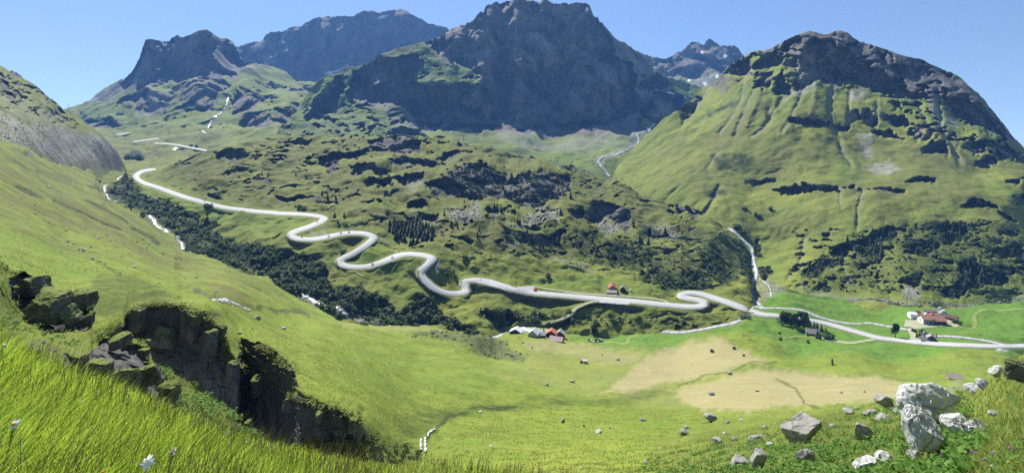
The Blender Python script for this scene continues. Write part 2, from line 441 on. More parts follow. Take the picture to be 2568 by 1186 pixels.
RIVER_LOW = KH((180,1040),(260,985),(330,920),(400,885),(500,855),(620,850),(740,876),(900,890),(1100,880),(1260,872),(1450,876),(1600,860),(1750,838),(1900,825),(2050,850),(2200,880),(2372,890)) + [(1640,829),(1700,834),(1745,829),(1790,820),(1830,812),(1858,803)]
STREAM_R = K6((355,530),(410,580),(460,630),(510,680),(530,730),(540,800),(555,870),(530,930),(520,1000),(540,1060),(530,1105))
STREAM_R2 = K6((540,1055),(575,1075),(600,1100))
STREAM_FAN = K2((2235,885),(2160,940),(2110,975),(2120,1005),(2050,1050),(1960,1105),(1850,1128),(1832,1150)) + K5((1838,75),(1860,105),(1890,150),(1915,190))
_SG = [[(347,424),(330,433),(308,444),(289,456)], [(270,474),(257,484),(258,496),(272,506),(288,512)], K4((1035,480),(1090,520),(1150,550),(1230,600),(1240,640),(1270,665),(1280,700)), K4((2120,1035),(2180,1062),(2240,1085),(2310,1112),(2400,1165)) + [(872,806),(905,812)]]
STREAM_GORGE = [[(x + 6, y - 5) for x, y in q] for q in _SG]
BROOK_G = K4((1500,1040),(1580,1050),(1640,1070),(1700,1090),(1770,1120))
FALL_A = K1((1625,685),(1600,740),(1560,790),(1530,825),(1495,855),(1470,905))
CASCADE = KR((1705,742),(1685,790),(1668,840),(1690,885))

# ------------------------------------------------------------------ ground materials
M_near = terrain_mat('near_turf', 0.35, (0.16, 0.19, 0.035), (0.10, 0.135, 0.026), steep_lo=0.3)
M_mid = terrain_mat('meadow_turf', 3.0, (0.180, 0.220, 0.034), (0.122, 0.165, 0.027), steep_lo=0.45)
M_slope = terrain_mat('slope_turf', 7.0, (0.165, 0.185, 0.034), (0.100, 0.125, 0.025), steep_lo=0.52)
M_far = terrain_mat('mountain_turf', 14.0, (0.190, 0.215, 0.040), (0.115, 0.150, 0.032), (0.21, 0.19, 0.16), (0.08, 0.078, 0.072), steep_lo=0.55, vstretch=0.6)
M_rocky = terrain_mat('mountain_rock', 26.0, (0.16, 0.19, 0.034), (0.10, 0.13, 0.028), (0.25, 0.215, 0.17), (0.045, 0.044, 0.044), steep_lo=0.50, vstretch=0.5)

# ------------------------------------------------------------------ far ground: mountains
S_B = Sheet('mountain', 540, 1185,
  [(540,150),(591,117),(609,115),(620,109),(634,106),(648,106),(657,105),(666,89),(677,81),(701,78),(719,74),(733,67),(758,66),(767,57),(783,51),(801,44),(829,42),(850,43),(889,43),(903,32),(935,29),(953,32),(974,27),(1006,22),(1016,25),(1027,35),(1048,46),(1063,53),(1071,60),(1101,64),(1123,71),(1130,80),(1185,110)],
  [(540,270),(1185,270)],
  [(560,130,3420),(700,78,3500),(800,44,3560),(900,30,3600),(1000,22,3650),(1060,50,3620),(1120,72,3520),(1180,105,3450),(600,230,3180),(850,230,3220),(1130,230,3220),(700,150,3360),(900,130,3420),(1050,140,3400),(540,270,3100),(1185,270,3120)],
  M_rocky, zones={'cliff': [{'p': [(500,0),(1200,0),(1200,300),(500,300)], 'w': 0}], 'snow': [{'p': [(812,184),(850,172),(876,158),(872,164),(850,178),(825,188)], 'b': 2, 'w': .3}, {'p': [(948,44),(960,40),(974,39),(968,43),(952,47)], 'b': 2, 'w': .3}],
  'scree': [{'p': [(594,150),(640,125),(650,160),(620,160)], 'b': 5}]}, dx=2.6, dy=2.4, crough=0.35, cliffw=0.1, seed=3, crest_rough=1.3)

S_D = Sheet('mountain', 1550, 1920,
  [(1550,105),(1580,121),(1604,133),(1629,142),(1661,149),(1679,145),(1697,131),(1714,124),(1723,113),(1734,103),(1753,106),(1764,113),(1773,101),(1780,97),(1792,104),(1806,113),(1824,115),(1840,113),(1852,120),(1859,135),(1866,142),(1920,180)],
  [(1550,265),(1920,265)],
  [(1550,110,2850),(1661,149,2850),(1780,97,2950),(1852,118,2900),(1920,178,2850),(1700,190,2720),(1800,180,2720),(1700,235,2560),(1800,235,2540),(1600,230,2600),(1900,240,2600),(1550,265,2450),(1920,265,2450)],
  M_rocky, zones={'cliff': [{'p': [(1540,90),(1920,90),(1900,190),(1790,185),(1740,195),(1700,200),(1600,190)], 'b': 8}],
  'scree': [[(1690,205),(1740,198),(1800,182),(1810,230),(1760,260),(1700,240)]],
  'snow': [{'p': cr(a, b, 1, [(-r,-r*.5),(r*.4,-r*.7),(r,r*.3),(0,r*.7)]), 'b': 1.6, 'w': .25} for a, b, r in ((1768,212,6),(1820,140,5),(1728,202,3.5),(1796,191,6),(1833,118,4),(1801,179,3),(1760,130,2.5))]},
  crough=0.4, cliffw=0.3, seed=13, crest_rough=1.4)

S_A = Sheet('mountain', 90, 880,
  [(90,300),(168,274),(198,262),(227,252),(244,237),(269,225),(290,213),(312,204),(328,191),(337,177),(347,156),(354,135),(358,122),(365,104),(375,102),(393,106),(407,112),(425,112),(432,99),(448,90),(485,86),(494,80),(521,79),(542,85),(567,95),(581,106),(591,117),(600,134),(623,156),(666,168),(712,182),(747,198),(793,205),(880,215)],
  [(90,455),(400,455),(560,420),(700,390),(880,340)],
  [(300,430,1000),(400,420,1060),(500,390,1250),(380,350,1500),(300,335,1640),(220,300,1880),(168,274,2080),(100,400,1000),(100,300,2000),(500,340,1500),(600,330,1500),(690,335,1400),(400,290,1780),(550,270,1800),(650,250,1850),(700,270,1760),(300,270,1930),(480,210,2030),(560,190,2140),(600,150,2330),(700,190,2440),(790,205,2500),(880,215,2500),(370,102,2240),(425,112,2270),(520,79,2320),(590,117,2420),(330,205,2130),(420,200,2090),(300,215,2160),(240,240,2200),(450,150,2170),(870,300,1900),(800,280,1900),(570,400,1150),(440,440,980)],
  M_far, zones={'cliff': [[(358,122),(365,100),(393,104),(425,110),(432,97),(485,84),(525,88),(545,108),(530,140),(545,165),(500,190),(440,200),(390,212),(345,225),(315,225),(300,218),(330,191),(347,156)],
     [(298,262),(319,244),(354,232),(397,227),(432,234),(443,248),(418,259),(411,283),(383,290),(344,287),(337,266),(290,275)],
     [(422,213),(461,205),(514,198),(553,198),(581,213),(567,230),(553,241),(531,276),(496,283),(446,283),(439,262),(461,262),(450,241),(432,230)],
     [(535,174),(574,174),(599,191),(581,198),(553,191),(507,193)], [(581,255),(602,227),(652,223),(652,241),(673,234),(684,244),(662,262),(631,276),(602,280),(585,294)],
     [(599,312),(609,294),(638,283),(673,283),(687,301),(673,319),(609,324)], [(666,205),(719,209),(719,220),(673,223)], [(726,213),(790,216),(779,230),(730,230)],
     [(691,283),(726,269),(762,259),(744,290),(701,319),(691,305)], [(198,290),(234,294),(255,296),(312,312),(269,322),(227,322),(216,312)], [(560,100),(590,118),(600,135),(625,160),(600,160),(560,130)]],
   'rock': [{'p': [(230,250),(300,210),(358,110),(540,80),(600,130),(640,165),(560,195),(420,205),(300,240)], 'b': 10, 'a': .8}],
   'scree': [[(319,244),(370,210),(383,205),(382,222),(345,238)], [(262,246),(300,230),(305,243),(270,258)], [(372,170),(395,160),(385,190),(372,180)], [(440,128),(462,122),(460,130)], [(200,262),(260,232),(300,240),(250,262)], [(540,150),(600,150),(660,175),(600,175)]],
   'heath': [{'p': [(240,330),(560,330),(560,380),(380,430),(280,420)], 'b': 20, 'a': .6}],
   'shrub': [{'p': [(318,392),(330,379),(352,382),(364,390),(356,398),(335,398)], 'b': 2, 'w': .2}]},
  flats=[(x, 3.0) for x in ROAD_FAR], crough=0.3, rough=0.12, seed=23, depth_rough=0.12, ledge=0.45, craggy=[([(200,280),(450,250),(780,200),(860,220),(700,330),(400,330)], 20, .7, .42)])

def c_extra(s, PX, PY, X, Y, Zz, Z):
    g = poly_mask(PX, PY, [(1036,128),(1063,110),(1100,150),(1130,165),(1165,165),(1200,190),(1210,206),(1150,212),(1060,211),(1030,202),(1060,172)], 5)
    g = np.maximum(g, .8 * poly_mask(PX, PY, [(700,330),(780,215),(860,190),(880,260),(1010,275),(1050,325),(900,345)], 12))
    Z['rock'] *= 1 - .9 * g; Z['scree'] *= 1 - .6 * g; Z['lush'] = np.maximum(Z['lush'], .25 * g)
S_C = Sheet('mountain', 655, 1850,
  [(655,372),(690,338),(720,305),(745,280),(765,245),(793,206),(825,191),(850,186),(871,175),(903,166),(935,152),(949,136),(974,129),(992,122),(1038,119),(1063,106),(1084,99),(1119,87),(1148,73),(1169,62),(1183,50),(1201,35),(1222,19),(1243,7),(1275,2),(1300,3),(1314,6),(1346,4),(1371,1),(1388,7),(1417,5),(1449,3),(1477,4),(1482,18),(1488,32),(1502,46),(1523,67),(1544,87),(1562,103),(1580,119),(1604,143),(1640,174),(1665,188),(1690,198),(1721,209),(1764,224),(1800,240),(1850,262)],
  [(655,395),(900,390),(1100,400),(1200,420),(1400,470),(1540,490),(1640,420),(1850,330)],
  [(700,340,1350),(760,300,1480),(900,350,1350),(1100,355,1380),(1300,400,1250),(1450,430,1150),(1520,440,1130),(1500,400,1250),(1350,375,1400),(1500,350,1500),(1600,335,1570),(1640,315,1640),(800,320,1450),(860,290,1590),(1000,290,1600),(1060,318,1600),(1150,305,1650),(1240,295,1680),(1400,310,1690),(1560,295,1710),
   (1040,212,1690),(1200,212,1715),(1120,212,1690),(1130,170,1780),(1080,125,1860),(1063,107,1890),(860,186,1760),(950,136,1800),(793,206,1700),(745,280,1560),(880,240,1660),(1000,200,1690),
   (1150,190,1775),(1300,205,1770),(1450,200,1770),(1560,200,1800),(1201,35,1900),(1300,3,1925),(1400,5,1925),(1478,8,1930),(1540,87,1950),(1600,143,1980),(1680,195,2000),(1764,225,2000),(1850,262,2000),(1640,250,1850),(1700,265,1850),(1700,310,1740),(1800,300,1800),(1300,100,1850),(1420,100,1850)],
  M_rocky, zones={'cliff': [{'p': [(1070,108),(1148,68),(1201,30),(1243,0),(1480,0),(1500,46),(1535,90),(1540,130),(1560,170),(1590,220),(1600,260),(1590,290),(1540,312),(1500,320),(1400,335),(1300,325),(1250,290),(1240,330),(1060,322),(1020,270),(1000,262),(950,258),(900,252),(885,262),(870,240),(885,200),(890,180),(950,138),(1040,142),(1060,165),(1035,200),(1060,212),(1150,214),(1210,210),(1205,190),(1170,162),(1130,160),(1100,145)], 'b': 4},
     [(765,300),(790,250),(830,208),(860,192),(862,235),(835,280),(790,305)], [(1600,215),(1650,190),(1685,208),(1660,225),(1630,232)], [(1595,275),(1640,243),(1710,250),(1715,270),(1690,300),(1650,312),(1610,300)],
     [(970,332),(1000,320),(1060,325),(1070,345),(1000,340)], [(1545,140),(1575,150),(1600,190),(1580,215),(1560,180)]],
   'rock': [{'p': [(1060,105),(1240,0),(1490,0),(1600,140),(1640,180),(1610,330),(1400,345),(1240,335),(1050,325),(900,262),(870,240),(890,180),(1040,125)], 'b': 5, 'a': .62}],
   'scree': [[(1590,345),(1640,310),(1640,325),(1600,360),(1540,395),(1500,410),(1500,395),(1560,375)], [(960,262),(1000,275),(1050,310),(1065,340),(1000,320),(950,280)], {'p': [(760,300),(850,290),(960,300),(980,325),(860,330),(720,335)], 'a': .35, 'b': 12}, {'p': [(1040,310),(1060,306),(1070,330),(1040,330)], 'b': 4, 'a': .9}, {'p': [(1250,290),(1330,340),(1380,360),(1500,330),(1600,300),(1590,350),(1450,380),(1300,370),(1240,340)], 'a': .55, 'b': 14}, [(1620,225),(1660,225),(1720,245),(1680,250),(1630,245)], {'p': K2((1000,150),(1150,130),(1300,180),(1330,240),(1230,290),(1100,250),(1010,200)), 'b': 8}, {'p': K2((1490,150),(1640,110),(1690,200),(1560,260),(1500,240)), 'b': 8}, {'p': K2((1340,150),(1440,120),(1430,230),(1370,220)), 'b': 6}, {'p': K2((1690,420),(1800,460),(1810,550),(1740,560)), 'b': 6}, {'p': K2((600,310),(800,330),(860,420),(760,400)), 'b': 6, 'a': .8}, {'p': K2((1850,120),(2000,300),(2050,400),(1900,300)), 'b': 8, 'a': .8}, {'p': [(1036,180),(1060,160),(1090,185),(1070,205)], 'a': .5}],
   'lush': [{'p': [(1290,400),(1400,375),(1500,360),(1580,340),(1560,380),(1480,410),(1500,450),(1400,440)], 'b': 18, 'a': .25}]},
  grooves=[(K2((1880,870),(1880,980),(1850,1060)), 5, 5), (K2((1730,920),(1700,1010)), 4, 4), (K2((1250,880),(1210,930)), 4, 4),
           (K1((2428,590),(2300,750),(2180,860)), 7, 12), (K1((2428,740),(2250,900)), 7, 8), (K1((2300,560),(2130,800)), 6, 10)],
  extra=c_extra, crough=0.55, rough=0.12, cliffw=0.72, seed=33, crest_rough=1.3, depth_rough=0.08, lcorr=110, craggy=[([(700,330),(860,200),(960,260),(1050,320),(860,350)], 14, .8, .30), ([(1600,180),(1720,215),(1760,235),(1690,300),(1600,320)], 10, .8, .15), ([(1040,130),(1200,190),(1200,210),(1040,208)], 8, .6, .35)])

E_CL = [K3((860,430),(900,330),(1000,280),(1100,270),(1140,320),(1200,330),(1250,400),(1240,460),(1330,490),(1440,490),(1500,540),(1600,600),(1640,650),(1740,660),(1760,690),(1600,700),(1500,670),(1400,660),(1330,620),(1250,590),(1130,580),(1000,580),(940,600),(850,640),(800,600),(860,540),(870,480)),
  K3((690,560),(740,510),(760,560),(800,620),(800,670),(720,680),(680,640)), K3((540,620),(600,520),(660,510),(680,560),(640,630)), K3((530,480),(600,400),(680,390),(760,410),(720,470),(600,490)), K3((760,440),(850,400),(850,470),(780,500)), K3((760,300),(850,265),(880,290),(790,350),(720,370)),
  K3((360,480),(430,430),(500,410),(520,480),(500,540),(400,540),(330,530)), K3((800,850),(920,850),(960,870),(1070,880),(1060,905),(960,900),(900,880),(800,880)), K3((1080,900),(1200,890),(1200,930),(1110,920)),
  K3((1210,800),(1270,790),(1290,840),(1230,860)), K3((1310,770),(1380,780),(1410,850),(1380,900),(1320,870)), K3((1430,800),(1530,810),(1620,830),(1640,890),(1550,900),(1480,850),(1440,830)),
  K3((1390,930),(1500,930),(1600,990),(1500,980),(1400,960)), K3((1640,920),(1720,900),(1740,960),(1800,950),(1800,990),(1700,1000),(1640,960)), K3((1740,1060),(1800,1000),(1880,1010),(1920,1060),(1910,1110),(1820,1090),(1740,1090)),
  K3((1880,700),(1960,690),(2050,680),(2150,740),(2230,800),(2320,880),(2380,960),(2340,990),(2240,960),(2130,900),(2080,870),(2000,830),(1940,790),(1890,750)), K3((2010,1050),(2080,990),(2180,1000),(2180,1080),(2080,1090)), K3((2230,1030),(2330,1040),(2390,1100),(2370,1130),(2270,1120)), K3((2110,1130),(2240,1120),(2260,1160),(2190,1180),(2110,1160)),
  K3((0,740),(120,690),(180,700),(120,790),(30,860)), K3((1500,470),(1560,450),(1640,480),(1620,540),(1540,530)), K3((1640,430),(1740,430),(1760,500),(1680,540),(1640,490)), K3((1850,480),(1900,500),(1960,540),(1930,560),(1860,530)),
  K6((680,270),(830,240),(920,225),(990,240),(980,275),(870,300),(730,300)), K6((1000,250),(1130,250),(1140,290),(1010,290)), K6((1170,260),(1240,245),(1320,275),(1180,280)), K6((1340,255),(1500,258),(1610,280),(1600,300),(1480,280)), K6((1600,210),(1700,180),(1820,200),(1830,225),(1700,215)),
  K6((2010,380),(2100,345),(2250,380),(2270,410),(2100,400)), K6((2270,430),(2390,480),(2350,490)), K6((1100,700),(1190,650),(1240,690),(1200,750),(1110,730)), K6((2320,215),(2430,195),(2451,215),(2400,235)), K6((480,215),(640,200),(700,208),(560,235))]
E_SH = [K6((900,830),(1000,770),(1160,770),(1180,820),(1030,830),(1030,890),(940,910),(890,880)), K6((1100,690),(1200,640),(1240,700),(1200,750),(1100,720)), K6((1230,640),(1330,620),(1420,570),(1560,565),(1540,620),(1450,660),(1460,760),(1400,820),(1330,740),(1290,720)),
  K6((1600,690),(1680,640),(1800,640),(1860,680),(1760,750),(1650,730)), K6((1830,520),(1920,500),(2100,530),(2060,600),(1950,640),(1880,600)), K6((2000,800),(2090,740),(2140,800),(2300,880),(2330,900),(2270,950),(2050,970),(1990,1040),(1900,1030),(1870,980),(2000,920),(1990,850)),
  K6((1560,920),(1620,880),(1720,870),(1700,960),(1600,930)), K6((960,960),(1050,930),(1100,1000),(1000,1000)), K6((2230,700),(2330,680),(2451,670),(2451,740),(2300,740)), K6((560,650),(590,700),(570,760),(545,720)), K6((580,830),(650,820),(660,860),(610,910)), K6((2270,570),(2350,570),(2400,600),(2300,600)), K6((2370,330),(2451,310),(2451,380),(2400,370)), K6((1180,890),(1270,880),(1260,950),(1190,930))]
S_E = Sheet('mountain', 1430, 2740,
  [(1430,600),(1500,520),(1525,475),(1540,440),(1550,412),(1565,392),(1600,362),(1630,338),(1660,308),(1690,285),(1725,255),(1764,225),(1799,203),(1820,177),(1842,156),(1870,142),(1898,131),(1927,126),(1944,115),(1969,101),(1994,93),(2012,87),(2026,80),(2065,83),(2086,76),(2107,73),(2125,81),(2146,99),(2171,110),(2203,119),(2231,129),(2252,136),(2288,145),(2316,151),(2337,163),(2369,174),(2391,186),(2412,202),(2430,220),(2454,237),(2472,255),(2493,280),(2515,308),(2539,340),(2568,372),(2640,460),(2740,560)],
  [(1430,640),(1600,640),(1800,720),(1870,800),(1960,775),(2060,785),(2150,800),(2300,805),(2568,795),(2740,790)],
  [(1960,738,454),(2060,747,447),(2150,761,435),(2280,771,423),(2400,775,420),(2568,757,434),(2740,745,436),(1900,772,412),(1875,690,520),(1870,800,402),(2300,805,411),(2060,785,426),(2150,800,416),(2500,795,416),
   (1900,600,600),(2000,620,560),(2150,650,505),(2200,600,520),(2200,480,580),(2200,440,650),(2200,330,760),(2200,250,830),(2100,205,870),(2107,73,950),(2000,90,970),(1900,131,1000),(1820,177,1040),(1764,225,1130),(1850,300,860),(1900,230,900),(1700,330,950),(1690,285,1020),(1600,380,1000),(1560,430,920),(1650,450,800),(1750,480,700),(1850,540,630),(1800,600,590),(1700,560,680),(1500,560,800),
   (2400,300,770),(2500,340,745),(2568,372,790),(2450,430,640),(2568,450,610),(2568,550,530),(2568,650,470),(2400,610,490),(2400,500,550),(2300,148,900),(2412,202,860),(2493,280,820),(2740,560,640),(2300,250,810),(2000,440,680),(2000,300,790),(2000,520,610),(1900,440,720),(2000,180,905),(2300,350,725)],
  M_far, zones={'cliff': E_CL + [{'p': q, 'b': 5, 'a': .45} for q in E_SH], 'shrub': [{'p': q, 'b': 6} for q in E_SH] + [{'p': K6((850,850),(1200,640),(1500,570),(1900,500),(2100,520),(2400,650),(2451,800),(2200,1040),(1600,1000),(900,990)), 'a': .5, 'b': 20}, K6((190,290),(320,270),(330,310),(240,330)), K3((190,800),(250,750),(400,710),(440,720),(330,770),(210,830)), K6((240,1090 - 1040),(400,20),(560,60),(500,130),(300,140))],
   'heath': [{'p': [(1560,420),(1700,330),(1900,250),(2300,300),(2568,400),(2568,640),(1950,600),(1850,560),(1700,470)], 'a': .55, 'b': 40}],
   'rock': [{'p': K3((560,340),(880,220),(1160,190),(1440,330),(1760,420),(2000,560),(2200,740),(2451,1050),(2340,1000),(2080,870),(1850,690),(1600,700),(1250,600),(1000,590),(850,620),(850,420),(640,370)), 'b': 6, 'a': .6}],
   'scree': [K3((830,640),(930,600),(1010,585),(950,640),(740,720)), K3((1060,600),(1180,580),(1120,640),(1080,720),(1070,650)), K3((1210,640),(1280,610),(1330,660),(1290,720),(1220,720)), K3((1280,960),(1370,960),(1370,1120),(1300,1100)), K6((1340,100),(1500,60),(1580,120),(1500,160),(1350,140)), K3((1770,570),(1960,590),(1860,640),(1800,700),(1850,760),(1880,900),(1920,1010),(1860,930),(1780,720)), K3((1250,400),(1450,360),(1700,420),(1980,560),(2000,620),(1850,620),(1760,580),(1600,590),(1450,490),(1280,450)), K3((1880,780),(1990,880),(1930,900),(1990,1000),(1900,860)),
      {'p': K6((850,950),(1000,1000),(1300,1040),(1600,1060),(2000,1080),(2400,1040),(2451,980),(2451,1060),(2100,1110),(1600,1090),(1000,1020)), 'a': .7, 'b': 8}, {'p': K6((1200,860),(1260,880),(1240,940),(1190,930)), 'a': .8}, {'p': K6((1600,930),(1720,960),(1700,1060),(1580,1030)), 'a': .8}, {'p': K6((480,920),(640,900),(760,980),(740,1080),(500,1100)), 'a': .55, 'b': 10}]},
  grooves=[(K3((540,640),(480,780),(430,880),(400,960)), 6.8, 7.4), (K3((470,560),(450,720),(380,850),(300,950)), 6.8, 5.9), (K3((640,780),(650,850),(600,920),(520,970)), 6.8, 6.8), (K3((1090,640),(1080,740),(1080,900),(1140,980),(1170,1090),(1230,1170)), 6.8, 5.9), (K3((1215,640),(1212,760),(1210,880)), 5.4, 5.3), (K3((740,700),(650,850)), 5.4, 5.3),
    (K3((1840,650),(1850,800),(1870,930),(1930,1010),(2000,1150)), 8.1, 7.4), (K3((1680,690),(1750,830),(1790,950)), 6.8, 5.9), (K3((1410,720),(1400,920)), 5.4, 4.5), (K6((290,250),(250,350),(190,440)), 6.8, 6.8), (K6((300,0),(240,80),(210,120)), 5.4, 4.5), (K6((1320,280),(1280,400),(1270,550)), 5.4, 3.8), (K6((1150,250),(1155,400)), 5.4, 3.0), (K6((900,620),(860,800),(780,900)), 5.4, 3.8), (K6((660,820),(580,870)), 4.1, 2.3), (K3((350,600),(200,780),(50,900)), 8.1, -5.9), (K3((900,620),(800,850),(740,940)), 5.4, 4.5), (K3((240,620),(130,760)), 6.8, 5.9), (K3((590,640),(540,760),(480,880)), 6.8, -5.3), (K3((700,690),(690,800)), 6.8, -4.5), (K3((980,600),(950,800)), 9.5, -4.5)],
  lines=[('shrub', K6((710,972),(850,1000),(1030,1035),(1240,1048),(1400,1055),(1550,1090),(1680,1105)), 2.5, 1.0)], flats=[(PATH_TRACK, 4)], crough=0.36, rough=0.075, cliffw=0.84, seed=43, depth_rough=0.07, ledge=0.4, craggy=[([(1850,150),(2107,80),(2330,165),(2500,300),(2568,400),(2500,400),(2300,330),(2200,220),(2050,205),(1850,200)], 18, .85, .12), ([(2000,580),(2568,560),(2568,740),(1980,720)], 18, .6, .34)])

# ------------------------------------------------------------------ left hill
S_F = Sheet('hill', -320, 325,
  [(-320,10),(0,165),(21,177),(35,186),(53,198),(78,213),(96,223),(117,239),(142,257),(152,266),(166,273),(195,289),(220,312),(248,333),(276,361),(294,383),(312,412),(325,440)],
  [(-320,420),(0,410),(100,430),(170,450),(325,470)],
  [(0,354,400),(100,390,500),(170,416,620),(230,427,780),(300,430,940),(0,165,760),(100,225,820),(166,273,900),(248,333,940),(294,383,970),(-320,10,560),(-320,420,300),(0,260,540),(120,310,660),(200,370,790),(0,410,370),(325,440,960)],
  M_slope, zones={'cliff': [K1((0,530),(40,560),(80,660),(110,720),(60,690),(0,640)), K1((380,760),(440,790),(440,840),(380,810)), K1((100,500),(150,560),(120,560),(60,520)), K1((270,640),(330,680),(300,690))],
   'scree': [{'p': K1((0,800),(60,830),(130,840),(280,880),(420,880),(560,950),(700,960),(780,1020),(840,1090),(780,1140),(600,1150),(480,1160),(300,1090),(130,1030),(0,1000)), 'b': 12, 'a': 1.0}, {'p': K1((0,600),(200,680),(420,850),(600,1000),(0,900)), 'b': 30, 'a': .45}, {'p': [(-320,200),(0,290),(0,380),(-320,350)], 'b': 20}]},
  crough=0.3, rough=0.10, seed=53, depth_rough=0.05, craggy=[([(-50,150),(30,170),(160,270),(200,330),(60,280),(-50,260)], 15, .7, .15)])
# ------------------------------------------------------------------ far bank of the gorge, road slope and knoll
H_THICK = K4((740,290),(830,230),(900,210),(960,270),(1000,290),(1050,330),(1160,350),(1200,400),(1290,410),(1340,460),(1450,490),(1520,500),(1560,540),(1500,580),(1600,620),(1700,630),(1830,650),(1960,680),(2100,720),(2250,790),(2320,850),(2330,950),(2400,1010),(2428,1050),(2428,1200),(2300,1180),(2200,1060),(1950,970),(1920,910),(1700,860),(1550,800),(1430,740),(1310,715),(1240,600),(1100,490),(950,430),(830,380),(770,330))
H_THICK2 = K5((0,960),(150,960),(280,1040),(370,1080),(400,1130),(430,1150),(560,1040),(640,1050),(700,1100),(780,1186),(900,1260),(1010,1300),(900,1290),(700,1240),(500,1250),(200,1240),(0,1200))
H_DARK = [KH((50,640),(150,610),(350,620),(560,560),(600,640),(580,760),(480,810),(300,860),(150,740))]
H_SH = [K5((1880,690),(2000,640),(2200,700),(2240,780),(2150,810),(1900,770)), K5((2120,860),(2250,820),(2420,880),(2428,970),(2300,970),(2160,910)), K5((1170,600),(1280,580),(1280,650),(1180,660)), K6((430,620),(520,680),(540,760),(510,860),(450,870),(430,760)),
  K6((0,860),(100,830),(200,900),(250,960),(100,980),(0,960)), K6((130,700),(250,660),(330,800),(440,930),(300,950),(200,880)), KR((540,330),(700,320),(820,370),(1000,430),(1060,470),(1000,460),(850,410),(640,380)), KR((160,160),(300,170),(330,210),(200,220)), K5((860,740),(960,740),(970,770),(890,780)), KR((1700,860),(1860,870),(1880,950),(1760,920)), KH((560,660),(720,640),(900,660),(1100,680),(1080,740),(900,720),(700,700)), KH((660,760),(800,745),(940,760),(880,800),(740,800)), KH((1280,700),(1450,660),(1560,740),(1500,810),(1350,760)), KH((1960,700),(2100,680),(2160,760),(1990,800)), KH((1720,750),(1790,760),(1780,810),(1720,800))]
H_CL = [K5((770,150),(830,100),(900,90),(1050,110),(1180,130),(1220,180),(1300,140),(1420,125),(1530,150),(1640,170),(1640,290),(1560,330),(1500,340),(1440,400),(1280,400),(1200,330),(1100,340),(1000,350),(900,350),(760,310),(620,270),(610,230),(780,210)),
  K5((1760,440),(1810,340),(1950,360),(2060,420),(2060,500),(2040,560),(1960,500),(1900,440),(1800,470)), K5((80,100),(170,90),(250,110),(340,110),(340,150),(260,160),(120,150)), K5((350,60),(450,40),(600,40),(690,80),(680,110),(600,110),(520,80),(440,120),(350,110)), K5((400,170),(520,160),(600,180),(590,220),(480,250),(420,230)), K5((180,230),(300,180),(380,190),(370,240),(200,250)),
  K5((1630,430),(1720,400),(1740,440),(1660,490)), K5((570,410),(700,410),(690,460),(590,460)), K5((1280,600),(1600,590),(1560,640),(1320,650)), K5((480,350),(600,330),(630,380),(500,390)), K5((1280,60),(1440,65),(1400,85),(1300,75)), K5((1450,90),(1560,90),(1700,150),(1560,120)), K5((1730,130),(1850,165),(1930,200),(1880,210),(1760,160)), K5((700,40),(840,0),(850,20),(760,60)),
  K6((0,360),(60,390),(130,420),(190,460),(130,480),(60,440),(0,430)), K2((220,1000),(350,950),(470,970),(580,1010),(580,1080),(400,1090),(280,1100),(220,1050)), K2((740,1090),(800,1060),(890,1070),(860,1100)), K1((1510,1060),(1600,1045),(1750,1080),(1760,1120),(1620,1140),(1530,1100)), K1((2050,1000),(2200,1010),(2180,1030),(2060,1030)), K4((2230,40),(2400,10),(2428,60),(2330,170),(2290,110)), K4((1800,195),(1940,205),(1930,225),(1820,220)), K4((1440,330),(1500,320),(1580,340),(1500,365)), K2((0,1090),(120,1060),(200,1080),(60,1130)), KR((1300,230),(1500,290),(1400,280)), KR((1210,300),(1400,300),(1460,330),(1300,330)), KR((1280,630),(1400,610),(1560,625),(1560,668),(1450,660),(1300,660)), K5((1050,420),(1130,430),(1100,480)), K5((850,610),(950,640),(930,660)), K4((1950,330),(2250,320),(2300,345),(2000,350))]
